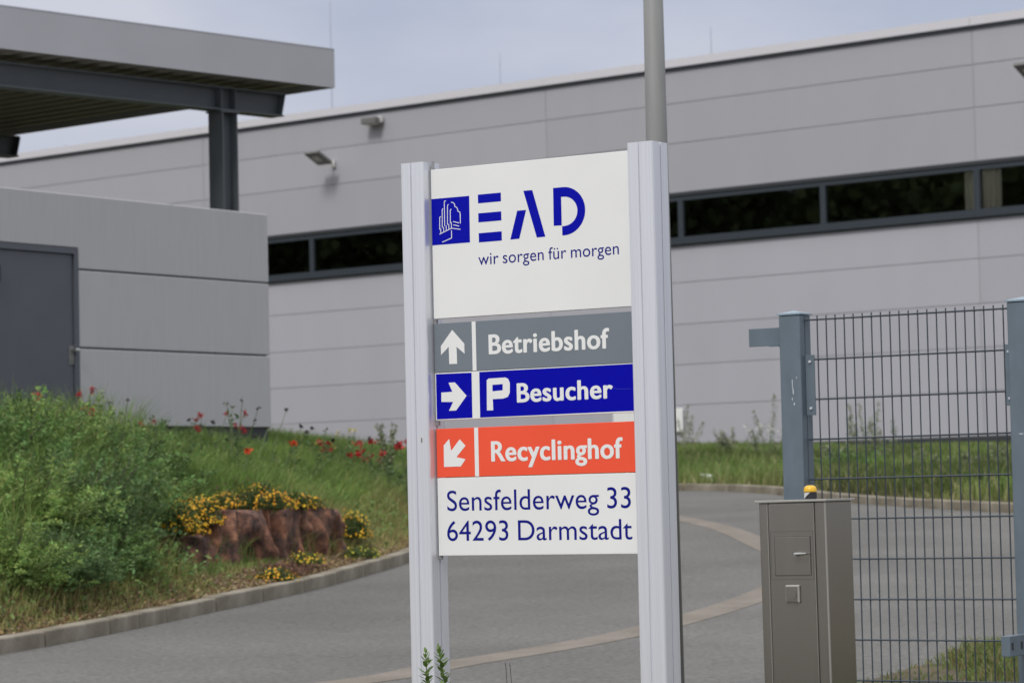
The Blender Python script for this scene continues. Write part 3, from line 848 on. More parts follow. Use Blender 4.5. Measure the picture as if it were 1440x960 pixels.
for (x, z, a, l_) in ((-.725, .56, .003, .045), (-.722, .53, .004, .03), (-.728, .50, .0035, .012), (-.718, .475, .005, .012), (-.70, .61, .003, .008)):
    obj("paint_chip", MB().box(x, x + a, -.0012, .0004, z + Z - .04, z + Z - .04 + l_), M['scratch'], pl_)
pr_ = sq_post(.4538)
obj("paint_chip", MB().box(.5, .52, -.0012, .0004, .25 + Z, .254 + Z), M['scratch'], pr_)
YW = .062
vw = obj("vertical_wire", MB().tube((0, 0, .06), (0, 0, .897 + Z - .012), .0036, n=8), M['wire'], fen)
vw.location = (-.6055, YW, 0)
for i in range(1, 21):
    q = vw.copy(); COL.objects.link(q); q.location = (-.6055 + i * .0507, YW, 0)
for i in range(10):
    z = .8655 - i * .2018 + Z
    if z < 0.05: break
    for yo in (-.0058, .0058):
        m_ = M['wire_light'] if False else M['wire']
        o = obj("horizontal_wire", MB().tube((-.668, YW + yo, 0), (.452, YW + yo, 0), .0043, n=8), m_, fen)
        o.location = (0, 0, z)
def clamp(x0, x1, z0, z1):
    o = obj("clamp_plate", MB().box(x0, x1, .046, .053, z0 + Z, z1 + Z), M['gate'], fen, bevel=.0015)
    for zz in (z0 + .035, z1 - .035):
        obj("bolt", MB().tube(((x0 + x1) / 2 + .002, .038, zz + Z), ((x0 + x1) / 2 + .002, .046, zz + Z), .0065, n=8), M['scratch'], o)
clamp(-.6710, -.6200, .382, .688)
clamp(.4190, .4530, .392, .690)
clamp(-.6710, -.6200, -.75, -.45)
o = obj("stop_plate", MB().box(-.975, -.7945, .015, .024, .742 + Z, .834 + Z), M['gate'], fen, bevel=.002)
obj("plate_lip", MB().box(-.845, -.7945, -.012, .0145, .737 + Z, .7415 + Z), M['gate'], o)
o = obj("latch_bar", MB().box(.486, .531, -.265, -.002, -.806 + Z, -.708 + Z), M['gate'], fen, bevel=.003)
for ya in (-.245, -.135, -.06):
    obj("slot", MB().box(.5312, .5322, ya, ya + .022, -.775 + Z, -.74 + Z), M['black'], o)

# ------------------------------------------------------------------ control pillar
PR = radians(-32.0)
cz = -1.27
cab = empty("control_pillar", (1.3804, 13.0, cz), PR, "waist-high stainless steel control pillar with hatch and key switch, in front of the fence", "cabinet")
cab.rotation_euler = (0, radians(-0.35), PR)
Zc = -cz; T = -.048 + Zc
WF, DP = .3300, .2690
obj("housing", MB().box(-WF, 0, 0, DP, -.1, T), M['cab_front'], cab, bevel=.004)
obj("lid", MB().box(-WF - .015, .012, -.013, DP + .015, T + .001, T + .011), M['cab_lid'], cab, bevel=.002)
d_ = obj("door_panel", MB().box(-.2830, -.0600, -.003, -.0005, .05, T - .008), M['cab_front'], cab, bevel=.0012)
for x in (-.2865, -.0575): obj("edge_trim", MB().box(x, x + .003, -.006, -.0005, .02, T - .004), M['cab_seam'], cab)
obj("edge_trim", MB().box(-.0035, .0035, -.0035, .0035, .02, T - .002), M['cab_seam'], cab)
for x in (-.2825, -.0541): obj("shadow_gap", MB().box(x, x + .0022, -.0035, -.0005, .02, T - .004), M['cab_dark'], cab)
h_ = obj("hatch", MB().box(-.2530, -.0780, -.0065, -.0033, -.372 + Zc, -.202 + Zc), M['cab_front'], cab, bevel=.001)
b = MB()
for (a, c, e, g) in ((-.2545, -.0765, -.2015, -.2), (-.2545, -.0765, -.3745, -.373), (-.2545, -.2532, -.373, -.2015), (-.0778, -.0765, -.373, -.2015)): b.box(a, c, -.0058, -.0031, e + Zc, g + Zc)
for (a, c, e, g) in ((-.275, -.064, -.178, -.177), (-.275, -.064, -.392, -.391), (-.275, -.274, -.391, -.178), (-.065, -.064, -.391, -.178)): b.box(a, c, -.0036, -.0031, e + Zc, g + Zc)
obj("hatch_gap", b, M['cab_dark'], cab)
k_ = obj("hatch_handle", MB().tube((-.140, -.006, -.279 + Zc), (-.140, -.034, -.279 + Zc), .0085, n=12).tube((-.143, -.031, -.279 + Zc), (-.085, -.033, -.277 + Zc), .0062, .0035, n=10), M['steel'], h_)
sbx = obj("key_switch", MB().box(-.2030, -.1345, -.015, -.0033, -.4955 + Zc, -.4160 + Zc), M['cab_lid'], cab, bevel=.004)
obj("switch_face", MB().box(-.1985, -.1430, -.0185, -.0153, -.490 + Zc, -.4225 + Zc), M['cab_front'], sbx, bevel=.001)
b = MB(); pr = [(.025, 0), (.025, .003), (.0, .003)]
b.lathe(pr, n=20)
dl = obj("switch_dial", b, M['cab_front'], sbx)
dl.matrix_local = Matrix.Translation((-.1700, -.0187, -.456 + Zc)) @ Matrix.Rotation(radians(90), 4, 'X')

# warning lamp on the pillar
def loc_pt(root_xy, ang, x, y, z): return (root_xy[0] + cos(ang) * x - sin(ang) * y, root_xy[1] + sin(ang) * x + cos(ang) * y, z)
lz = -.0355
wlx = loc_pt((1.3804, 13.0), PR, -.100, .045, lz)
wl_ = empty("warning_lamp", wlx, PR, "yellow domed warning lamp sitting on the steel control pillar", "warning lamp")
n = 28
def ring(r, z): return [(r * cos(2 * pi * i / n), r * sin(2 * pi * i / n), z) for i in range(n)]
for nm, mm, sel in (("base_shell", M['white_pl'], 0), ("base_shell", M['black'], 1)):
    b = MB(); vs = []; 
    zt = .030
    for i in range(n):
        a = 2 * pi * i / n; x = cos(a)
        t_ = min(1, max(0, (x + 0.75) / 1.2))      # the black half rises in a slant from left to right
        zsplit = zt * t_ if i < n else zt
        vs += [(.029 * cos(a), .029 * sin(a), 0), (.0285 * cos(a), .0285 * sin(a), zsplit), (.028 * cos(a), .028 * sin(a), zt)]
    fs = []
    for i in range(n):
        j = (i + 1) % n
        if sel == 1: fs.append((3 * i, 3 * j, 3 * j + 1, 3 * i + 1))
        else: fs.append((3 * i + 1, 3 * j + 1, 3 * j + 2, 3 * i + 2))
    b.add(vs, fs); obj(nm, b, mm, wl_)
obj("dome", MB().lathe([(.0300, .0305), (.0300, .036), (.0285, .046), (.0245, .054), (.018, .0585), (.010, .0605), (.0001, .061)], n=24), M['yellow'], wl_, smooth=True)

# ------------------------------------------------------------------ plants
def tint_var(n, base, dv=0.25, dh=0.12):
    base = np.asarray(base, float)
    v = RNG.uniform(1 - dv, 1 + dv, (n, 1)); hsh = RNG.uniform(-dh, dh, (n, 1))
    c = base * v
    c[:, 0:1] *= (1 + hsh); c[:, 2:3] *= (1 - hsh)
    return c

def blades(P, Zb, H, Wd, lean, cols):
    """grass blades: five vertices, a quad and a triangle each"""
    n = len(P)
    a = RNG.uniform(0, 2 * pi, n); la = RNG.uniform(0, 2 * pi, n)
    wxv = np.stack([np.cos(a), np.sin(a), np.zeros(n)], 1) * (Wd / 2)[:, None]
    ld = np.stack([np.cos(la), np.sin(la), np.zeros(n)], 1)
    base = np.column_stack([P, Zb])
    mid = base + ld * (H * lean * .3)[:, None] + np.array([0, 0, 1.]) * (H * .55)[:, None]
    tip = base + ld * (H * lean)[:, None] + np.array([0, 0, 1.]) * (H * (1 - lean * .3))[:, None]
    v = np.stack([base - wxv, base + wxv, mid + wxv * .8, mid - wxv * .8, tip], 1).reshape(-1, 3)
    o = (np.arange(n) * 5)[:, None]
    f = np.concatenate([o + [0, 1, 2, 3], o + [3, 2, 4]], 1).ravel()
    lt = np.tile([4, 3], n)
    dark = np.array([.75, .75, 1.0, 1.0, 1.15])[None, :, None]
    t = (cols[:, None, :] * np.ones((1, 5, 1))).reshape(-1, 3)
    return v, f, lt, t

def leaves(C, size, cols, updir=0.5, asp=0.45):
    """small folded leaves at points C; two triangles each"""
    n = len(C)
    d = RNG.normal(size=(n, 3)); d[:, 2] = np.abs(d[:, 2]) * updir + 0.1; d /= np.linalg.norm(d, axis=1)[:, None]
    r = RNG.normal(size=(n, 3)); s_ = np.cross(d, r); s_ /= np.linalg.norm(s_, axis=1)[:, None]
    L = size[:, None]
    a = C; t = C + d * L; m1 = C + d * L * .45 + s_ * L * asp * .5; m2 = C + d * L * .45 - s_ * L * asp * .5
    v = np.stack([a, m1, t, m2], 1).reshape(-1, 3)
    o = (np.arange(n) * 4)[:, None]
    f = (o + [0, 1, 2, 3]).ravel(); lt = np.full(n, 4)
    tt = np.repeat(cols, 4, axis=0)
    return v, f, lt, tt

def join(*parts):
    V_, F_, L_, T_ = [], [], [], []; o = 0
    for v, f, lt, t in parts:
        V_.append(v); F_.append(f + o); L_.append(lt); T_.append(t); o += len(v)
    return np.concatenate(V_), np.concatenate(F_), np.concatenate(L_), np.concatenate(T_)

def stuff(name, parts, mat, label=None, cat=None):
    me = np_mesh(name, *join(*parts)); me.materials.append(mat)
    o = obj(name, me, None); return tag(o, label, cat, kind='stuff')

# -- grass on the mound
def mound_pts(n, xr, yr, dmin=.16, dmax=99, cone=(-.30, .02)):
    out = []
    while sum(map(len, out)) < n:
        P = np.column_stack([RNG.uniform(*xr, n), RNG.uniform(*yr, n)])
        z, sd = land(P); kx = np.interp(P[:, 1], KL[:, 1][:84], KL[:, 0][:84])
        q = P[:, 0] / P[:, 1]
        k = (sd > dmin) & (sd < dmax) & (P[:, 0] < kx) & (q > cone[0]) & (q < cone[1])
        out.append(np.column_stack([P[k], z[k], sd[k]]))
    return np.concatenate(out)[:n]
def in_hut(P):
    dx, dy = P[:, 0] + 4.4194, P[:, 1] - 29.7
    x = cos(CR) * dx + sin(CR) * dy; y = -sin(CR) * dx + cos(CR) * dy
    return (x > -6.1) & (x < 3.1) & (y > -.04) & (y < 2.5)
Q = mound_pts(185000, (-10.5, 1.2), (18.5, 38))
Q = Q[~in_hut(Q)]
n = len(Q); X, Y, Zq, D = Q.T
px = 720 + 4107 * X / Y
patch = vnoise(X, Y, .9, 5); patch2 = vnoise(X, Y, 2.3, 8)
H = (.13 + .20 * patch + .10 * RNG.random(n)) * sstep(.1, .9, D) + .05 + .04 * RNG.random(n)
H *= 1.0 + 1.1 * sstep(260, 170, px) * (D > .8) * (RNG.random(n) < .16)
rcut = (X > -2.95 + (Y - 25.3) * .4) & (Y > 24.3) & (Y < 29); H = np.where(rcut, H * .34, H)
fresh = np.array([.215, .330, .078]); dark_ = np.array([.125, .195, .058]); dry = np.array([.48, .44, .18]); brown = np.array([.32, .22, .11])
t1 = patch2[:, None]
c = dark_ * (1 - t1) + fresh * t1
dryf = np.clip(1.15 - D / .75 + (patch - .5) * 1.1, 0, 1)[:, None] * (RNG.random((n, 1)) < .8)
c = c * (1 - dryf) + (dry * (.6 + .4 * patch2[:, None])) * dryf
sel = RNG.random(n) < .07; c[sel] = dry * .85
sel = (RNG.random(n) < .16) & (D < .8); c[sel] = brown
c = c * RNG.uniform(.75, 1.25, (n, 1))
stuff("mound_grass", [blades(Q[:, :2], Zq - .01, H, .0075 + .005 * RNG.random(n), RNG.uniform(.15, .75, n), c)], M['leaf'], "long green grass and weeds covering the mound behind the kerb", "grass")

# broad-leaved herbs scattered in the grass
Q = mound_pts(56000, (-10, 1.2), (19, 36), .3)
Q = Q[~in_hut(Q)]; Q = Q[(vnoise(Q[:, 0], Q[:, 1], 1.1, 21) > .42) | (Q[:, 0] / Q[:, 1] < -.115)]
n = len(Q)
Q = Q[~((Q[:, 0] > -2.95 + (Q[:, 1] - 25.3) * .4) & (Q[:, 1] > 24.6) & (Q[:, 1] < 29))]; n = len(Q)
C = Q[:, :3].copy(); C[:, 2] += RNG.uniform(.02, .26, n)
c = tint_var(n, (.16, .25, .075), .4, .2)
stuff("mound_herbs", [leaves(C, RNG.uniform(.03, .07, n), c, .6, .42)], M['leaf'], "low leafy herbs mixed into the mound grass", "herbs")

# fallen dry bits and small reddish leaves close to the kerb
Q = mound_pts(16000, (-5.5, .6), (18.6, 32), .13, .62)
n = len(Q); C = Q[:, :3].copy(); C[:, 2] += RNG.uniform(0, .05, n)
c = np.where(RNG.random((n, 1)) < .5, tint_var(n, (.36, .28, .15), .3), tint_var(n, (.24, .15, .10), .3))
stuff("dry_litter", [leaves(C, RNG.uniform(.02, .05, n), c, .25, .5)], M['leaf'], "dry brown leaves and litter lying along the kerb", "litter")

# -- plateau and the verge beyond the lane
def verge_pts(n, xr, yr):
    out = []
    while sum(map(len, out)) < n:
        P = np.column_stack([RNG.uniform(*xr, n), RNG.uniform(*yr, n)])
        z, sd = land(P)
        hy = (P[:, 0] - 5.25) * -sin(BR) + (P[:, 1] - 68) * cos(BR)
        q = P[:, 0] / P[:, 1]
        k = (sd > .15) & (hy < -.1) & (q > -.19) & (q < .19)
        out.append(np.column_stack([P[k], z[k], sd[k]]))
    return np.concatenate(out)[:n]
Q = verge_pts(125000, (-9, 14), (36, 76)); Q = Q[(Q[:, 0] / Q[:, 1] > .035) | (Q[:, 0] / Q[:, 1] < -.02)]
n = len(Q); X, Y, Zq, D = Q.T
patch = vnoise(X, Y, .6, 15); patch2 = vnoise(X, Y, 1.7, 18)
H = (.12 + .20 * patch + .1 * RNG.random(n)) * sstep(0, .6, D) + .05
c = np.array([.115, .195, .048]) * (1 - patch2[:, None]) + np.array([.22, .31, .080]) * patch2[:, None]
dryf = np.clip(.9 - D / 1.0, 0, 1)[:, None]; c = c * (1 - dryf) + np.array([.22, .20, .09]) * dryf
hyv = (X - 5.25) * -sin(BR) + (Y - 68) * cos(BR); H = H * (1 - .55 * sstep(-9, -3, hyv))
blot = sstep(.5, .75, vnoise(X, Y, .35, 44))[:, None]; c = c * (1 - .5 * blot)
sel = RNG.random(n) < .14; c[sel] = np.array([.34, .32, .16])
c = c * RNG.uniform(.7, 1.3, (n, 1))
stuff("verge_grass", [blades(Q[:, :2], Zq - .01, H, .014 + .010 * RNG.random(n), RNG.uniform(.1, .6, n), c)], M['leaf'], "meadow grass on the slope between the far kerb and the hall", "grass")

# -- near grass: patch behind the fence and the verge the sign stands on
def near_pts(n, xr, yr):
    out = []
    while sum(map(len, out)) < n:
        P = np.column_stack([RNG.uniform(*xr, n), RNG.uniform(*yr, n)])
        z, sd = land(P); k = (sd > .02) & (P[:, 1] < 26)
        out.append(np.column_stack([P[k], z[k], sd[k]]))
    return np.concatenate(out)[:n]
Q = near_pts(30000, (1.7, 5.2), (15.0, 20.5)); n = len(Q); X, Y, Zq, D = Q.T
patch = vnoise(X, Y, 2.0, 31)
grow = sstep(.03, .25, D) * sstep(2.35, 2.75, X) 
keep = RNG.random(n) < (.12 + .88 * grow); Q = Q[keep]; n = len(Q); X, Y, Zq, D = Q.T; patch = patch[keep]; grow = grow[keep]
H = (.05 + .12 * patch + .05 * RNG.random(n)) * (.35 + .65 * grow)
c = np.array([.10, .165, .04]) * (1 - patch[:, None]) + np.array([.18, .22, .07]) * patch[:, None]
sel = RNG.random(n) < .25; c[sel] = np.array([.26, .20, .10])
stuff("near_grass", [blades(Q[:, :2], Zq - .01, H, .006 + .005 * RNG.random(n), RNG.uniform(.2, .8, n), c * RNG.uniform(.75, 1.25, (n, 1)))], M['leaf'], "patchy low grass behind the fence at the lane's edge", "grass")
Q = near_pts(24000, (-4, 5), (7, 14.6)); n = len(Q); X, Y, Zq, D = Q.T
c = tint_var(n, (.11, .16, .05), .3, .15)
stuff("foreground_grass", [blades(Q[:, :2], Zq - .01, RNG.uniform(.05, .16, n), np.full(n, .007), RNG.uniform(.2, .8, n), c)], M['leaf'], "short grass around the feet of the sign", "grass")

# -- leafy shrubs that fill the left of the mound
def shrub_mesh(rx, ry, rz_, nl, seed, col):
    g = np.random.default_rng(seed)
    ns = 330
    d = g.normal(size=(ns, 3)); d[:, 2] = np.abs(d[:, 2]) * 1.1 + .05; d /= np.linalg.norm(d, axis=1)[:, None]
    ra = g.uniform(0, 2 * pi, ns); rb = np.sqrt(g.uniform(0, 1, ns)) * .55
    base = np.column_stack([np.cos(ra) * rb * rx, np.sin(ra) * rb * ry, np.full(ns, -.05)])
    lump = .78 + .34 * vnoise(d[:, 0] * 1.0 + 5, d[:, 1] + d[:, 2] + 5, 2.6, seed)
    tipp = base * .6 + d * np.array([rx, ry, rz_ * 1.25]) * (lump * g.uniform(.55, 1.12, ns))[:, None]
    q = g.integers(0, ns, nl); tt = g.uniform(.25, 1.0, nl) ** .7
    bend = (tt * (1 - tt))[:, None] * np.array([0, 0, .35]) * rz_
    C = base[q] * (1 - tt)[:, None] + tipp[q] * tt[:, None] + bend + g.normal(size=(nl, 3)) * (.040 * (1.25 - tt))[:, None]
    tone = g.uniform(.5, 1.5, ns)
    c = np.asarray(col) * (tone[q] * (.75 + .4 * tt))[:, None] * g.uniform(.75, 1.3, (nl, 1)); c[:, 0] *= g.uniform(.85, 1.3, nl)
    v, f, lt, t = leaves(C, g.uniform(.016, .052, nl) * (1.15 - .3 * tt), c, .7, .38)
    me = np_mesh("leaves", v, f, lt, t); me.materials.append(M['leaf']); return me
def stems_mesh(rx, ry, rz_, seed):
    g = random.Random(seed); b = MB()
    for i in range(16):
        a = g.uniform(0, 2 * pi); r_ = g.uniform(.3, .8)
        p1 = (cos(a) * rx * .15, sin(a) * ry * .15, -.15); p2 = (cos(a) * rx * r_ * .6, sin(a) * ry * r_ * .6, rz_ * .5); p3 = (cos(a) * rx * r_, sin(a) * ry * r_, rz_ * g.uniform(.8, 1.15))
        b.tube(p1, p2, .007, .005, 5).tube(p2, p3, .005, .002, 5)
    return b
sh_me = [shrub_mesh(.62, .62, .50, 26000, 3 + i, cc) for i, cc in enumerate([(.115, .205, .062), (.160, .255, .070), (.095, .170, .062)])]
st_me = [stems_mesh(.62, .62, .50, 40 + i) for i in range(3)]
SH = [  # px, Y, scale xyz, label
    (-22, 24.9, 1.42, "dark leafy shrub cut by the left edge, behind the lower front shrubs"),
    (62, 26.0, 1.28, "dark leafy shrub on the mound top, right in front of the steel door"),
    (128, 26.2, 1.12, "leafy shrub on the mound top below the edge of the steel door"),
    (182, 26.6, 1.12, "rounded leafy shrub on the mound top right of the steel door"),
    (20, 23.2, 1.3, "big dark leafy shrub low on the mound at the left edge"),
    (100, 24.0, 1.3, "big leafy shrub at the middle of the mound's left part"),
    (150, 24.9, 1.15, "leafy shrub left of the yellow flowers, middle of the slope"),
    (-8, 21.7, 1.0, "front leafy shrub beside the kerb, leftmost of the front ones"),
    (66, 22.3, 1.0, "front leafy shrub just above the kerb, second from the left edge"),
    (128, 23.3, .9, "front leafy shrub just above the kerb, left of the sandstone blocks"),
    (205, 26.2, .60, "small leafy shrub directly left of the yellow flower cushions"),
]
for i, (px_, Yp, sc_, lab) in enumerate(SH):
    x = gx(px_, Yp); z = hz(x, Yp)
    t = empty("leafy_shrub", (x, Yp, z - .02), random.uniform(0, 6.28), lab, "shrub", "leafy shrubs on the mound")
    me = sh_me[i % 3]; 
    o = obj("leaves", me, None, t); o.scale = (sc_, sc_, sc_ * (.95 if Yp > 23.5 else .8))
    s_ = obj("stems", st_me[i % 3], M['bark'], t); s_.scale = o.scale

# -- tall grass and dock-like weed tufts on the mound top and slope
def tuft_mesh(name, nb, h, spread, col, seed, wd=.009):
    g = np.random.default_rng(seed); 
    P = g.normal(size=(nb, 2)) * spread
    return blades(P, np.zeros(nb) - .02, g.uniform(.5, 1, nb) * h, np.full(nb, wd), g.uniform(.1, .55, nb), np.asarray(col) * g.uniform(.7, 1.3, (nb, 1)))

# -- red flowering plants along the crest
def flower_plant(seed, ns, h, head, hcol, spread=.12, leafc=(.09, .145, .055), dark_head=False, heads_n=16, hs=.02, leafy_=1.0, lsz=1.0, along=False):
    g = np.random.default_rng(seed); parts = []; heads = []
    bl = []; sticks = MB()
    for i in range(ns):
        bx, by = g.normal(size=2) * spread * .5; lx, ly = g.normal(size=2) * spread; hh = h * g.uniform(.65, 1.0)
        p0 = Vector((bx, by, -.03)); p1 = Vector((bx + lx * .4, by + ly * .4, hh * .55)); p2 = Vector((bx + lx, by + ly, hh))
        sticks.tube(p0, p1, .0036, .0030, 4, False).tube(p1, p2, .0030, .0022, 4, False)
        nl = int(14 * leafy_)
        tq = g.uniform(.05, .85, nl)
        C = np.array([np.array(p0.lerp(p1, min(1, a * 2)) if a < .5 else p1.lerp(p2, a * 2 - 1)) for a in tq])
        parts.append(leaves(C + g.normal(size=C.shape) * .008, g.uniform(.03, .06, nl) * lsz, np.asarray(leafc) * g.uniform(.7, 1.3, (nl, 1)), .6, .35))
        hc = np.array(p2) + g.normal(size=(heads_n, 3)) * head * .55
        if along:      # a plume: seeds strung down the upper half of the stalk
            tt_ = g.uniform(.45, 1.0, heads_n)[:, None]
            hc = np.array(p0) * (1 - tt_) + np.array(p2) * tt_ + g.normal(size=(heads_n, 3)) * head * (1.25 - tt_) * .9
        hcl = np.asarray(hcol) * g.uniform(.6, 1.35, (heads_n, 1))
        heads.append(leaves(hc, np.full(heads_n, hs), hcl, .5, .9))
    me1 = np_mesh("foliage", *join(*parts)); me1.materials.append(M['leaf'])
    me2 = np_mesh("flower_heads", *join(*heads)); me2.materials.append(M['petal'])
    return sticks, me1, me2
def put_tip(name, px_, Yp, F, h, ytip, label, cat, group):
    x = gx(px_, Yp); zt = -(ytip - (699.5 - .023 * (px_ - 720))) / 4107.0 * Yp
    put_flower(name, x, Yp, F, label, cat, group, 0, (zt - hz(x, Yp)) / h)
def put_flower(name, x, y, F, label, cat, group, dz=0, s=1.0):
    t = empty(name, (x, y, hz(x, y) + dz), random.uniform(0, 6.28), label, cat, group)
    for nm, m_ in (("stems", F[0]), ("foliage", F[1]), ("flower_heads", F[2])):
        o = obj(nm, m_, M['stem'] if nm == "stems" else None, t); o.scale = (s, s, s)
    return t
M['stem'] = plain("green_stem", (.10, .14, .05), .6)
RED = (.42, .035, .045); PINK = (.50, .05, .10)
val = [flower_plant(50 + k, (2, 3, 2)[k], .66, .024, RED, .15, heads_n=50, hs=.016) for k in range(3)]
stemv = [bpy.data.meshes.new("stems") for _ in range(3)]
for k in range(3):
    stemv[k].from_pydata(val[k][0].v, [], val[k][0].f); stemv[k].materials.append(M['stem']); val[k] = (stemv[k], val[k][1], val[k][2])
VL = [(4, 25.4, "red flowering weed at the left edge in front of the steel door", .12), (30, 26.6, "red flowering weed left of the door's middle above the shrubs", .1), (57, 26.4, "tallest red flower head in front of the steel door", .22), (84, 27.0, "red flowering weed between the door's middle and its handle side", .12),
      (106, 26.6, "red flowering weed under the door's right edge", .16), (205, 28.2, "single dark red flower low on the grey wall, right of the rounded shrub", .05), (236, 28.6, "short red flower left of the wall's middle", .02),
      (262, 29.0, "red flower standing before the middle of the grey wall", .0), (275, 29.2, "red flower with two heads right of the wall's middle", .06), (293, 29.4, "red flower between the wall's middle and the dark seed heads", .04), (325, 29.8, "red flower next to the dark seed heads near the wall corner", .03)]
TIPS = (544, 550, 536, 546, 540, 583, 585, 577, 570, 574, 574)
for i, (px_, Yp, lab, dz) in enumerate(VL):
    put_tip("red_valerian", px_ - 4, Yp, val[i % 3], .66, TIPS[i], lab, "flower", "red flowers along the mound crest")
# dark seed heads near the wall corner
sdh = flower_plant(77, 9, .60, .010, (.030, .022, .020), .30, heads_n=14, hs=.018, leafy_=.5)
put_tip("seed_head_plant", 345, 29.8, sdh, .60, 572, "thin stalks with round dark seed heads in front of the wall corner", "weed", None)
sdh2 = flower_plant(78, 5, .50, .010, (.035, .022, .022), .22, heads_n=14, hs=.018, leafy_=.5)
put_tip("seed_head_plant", 402, 30.4, sdh2, .50, 592, "thin stalks with dark seed heads just right of the wall corner", "weed", None)
# poppies
pop = flower_plant(81, 1, .42, .012, (.62, .075, .02), .04, heads_n=16, hs=.022)
put_tip("poppy", 411, 30.0, pop, .42, 604, "bright orange-red poppy alone right of the wall corner", "flower", None)
put_tip("poppy", 348, 28.0, pop, .42, 614, "small orange-red poppy in the grass below the wall corner", "flower", None)
pop2 = flower_plant(83, 9, .40, .020, (.45, .03, .035), .30, heads_n=20, hs=.024)
for px_, Yp, lab in ((503, 32.5, "cluster of red flowers left of the sign post, left half"), (528, 33.0, "cluster of red flowers left of the sign post, middle"), (556, 33.5, "cluster of red flowers closest to the sign's left post")):
    put_tip("red_flower_cluster", px_, Yp, pop2, .40, 622, lab, "flowers", "red flower clusters left of the sign")
yel = flower_plant(85, 7, .62, .022, (.55, .48, .10), .16, heads_n=14, hs=.020)
put_tip("pale_yellow_weed", 474, 33.0, yel, .62, 603, "pale yellow flowering weed between poppy and red clusters", "weed", None)
wtall = flower_plant(87, 5, .85, .04, (.22, .24, .13), .10, heads_n=90, hs=.026, along=True, leafy_=2)
put_tip("tall_weed", 540, 33.8, wtall, .85, 578, "tall grassy weed against the hall just left of the sign post", "weed", None)
wd = flower_plant(88, 3, .55, .01, (.10, .12, .06), .12, heads_n=10, hs=.015, leafy_=1.6)
for px_, Yp, lab in ((205, 27.2, "leafy stalk poking up right of the rounded shrub"), (163, 27.0, "leafy stalk above the rounded shrub, in front of the grey wall"), (330, 29.0, "tall green stalk among the dark seed heads"), (450, 31.5, "green leafy stalk between the poppy and the pale yellow weed")):
    put_tip("leafy_stalk", px_, Yp, wd, .55, {205: 580, 163: 556, 330: 556, 450: 598}[px_], lab, "weed", "leafy stalks along the crest")
# bright green tussock on the crest
for px_, Yp, hgt, lab in ((318, 27.6, .55, "bright green tussock on the crest above the sandstone blocks"), (345, 28.2, .5, "bright green tussock right below the wall corner"), (250, 27.2, .5, "bright tussock of grass left of the crest's tussocks")):
    g_ = tuft_mesh("tussock", 900, hgt, .16, (.15, .24, .055), int(px_)); me = np_mesh("grass_tussock", *g_); me.materials.append(M['leaf'])
    o = obj("grass_tussock", me, None, loc=(gx(px_, Yp), Yp, hz(gx(px_, Yp), Yp))); tag(o, lab, "grass", "bright tussocks on the crest")

# -- sandstone blocks
def rock_block(seed, w, d, h, ribs):
    g = np.random.default_rng(seed); b = MB(); nu, nv = 80, 40
    vs = []
    def pt(u, v):
        # u round the block (front, sides), v bottom to top
        ang = (u - .5) * pi * 1.25; x = math.copysign(abs(sin(ang)) ** .32, sin(ang)) * w / 2; y = -math.copysign(abs(cos(ang)) ** .32, cos(ang)) * d / 2
        rib = .085 * (1 - abs(sin(x * ribs + seed + .25 * sin(v * 4)))) ** 2 + .035 * sin(x * ribs * 2.3 + v * 3 + seed * 2)
        k = 1 - .07 * v ** 2
        def nn_(s_, sd__): return float(vnoise(np.array([x * 2 + y * 1.3 + 20]), np.array([v * h * 1.2 + y + 20]), s_, sd__)[0]) - .5
        rough_ = .16 * nn_(3.1, seed) + .09 * nn_(7.3, seed + 1)
        tz = v * h + (.10 * nn_(2.5, seed + 5) + .05 * nn_(8, seed + 6)) * sstep(.6, 1, v)
        return (x * k + rough_ * .35, (y - (rib - rough_) * (1 if y < 0 else 0)) * k + .02 * v, float(tz))
    for j in range(nv):
        for i in range(nu): vs.append(pt(i / (nu - 1), j / (nv - 1)))
    fs = [(j * nu + i, j * nu + i + 1, (j + 1) * nu + i + 1, (j + 1) * nu + i) for j in range(nv - 1) for i in range(nu - 1)]
    fs.append(tuple((nv - 1) * nu + i for i in range(nu)))
    b.add(vs, fs); return b
RK = [(0.13, .85, .36, "lowest red sandstone block at the left end of the row"), (.385, 1.25, .62, "largest red sandstone block with vertical dark streaks"), (.68, 1.0, .58, "ribbed red sandstone block, third from the left"), (.92, .80, .56, "red sandstone block at the right end of the row")]
RD = atan2(3.0, 1.2)
for i, (s_, w_, h_k, lab) in enumerate(RK):
    x = -2.92 + 1.2 * s_ - .23; y = 25.35 + 3.0 * s_ + .09
    zt = (-.24, -.085, -.085, -.06)[i]
    o = obj("sandstone_block", rock_block(i + 2, w_, .5, h_k + .25, 9 + i), M['rock'], smooth=False)
    o.location = (x, y, zt - h_k - .25); o.rotation_euler = (radians(random.uniform(-3, 3)), radians(random.uniform(-3, 3)), RD - pi * 0 + radians((4, -2, 2, -3)[i]))
    tag(o, lab, "rock", "sandstone blocks set into the mound")

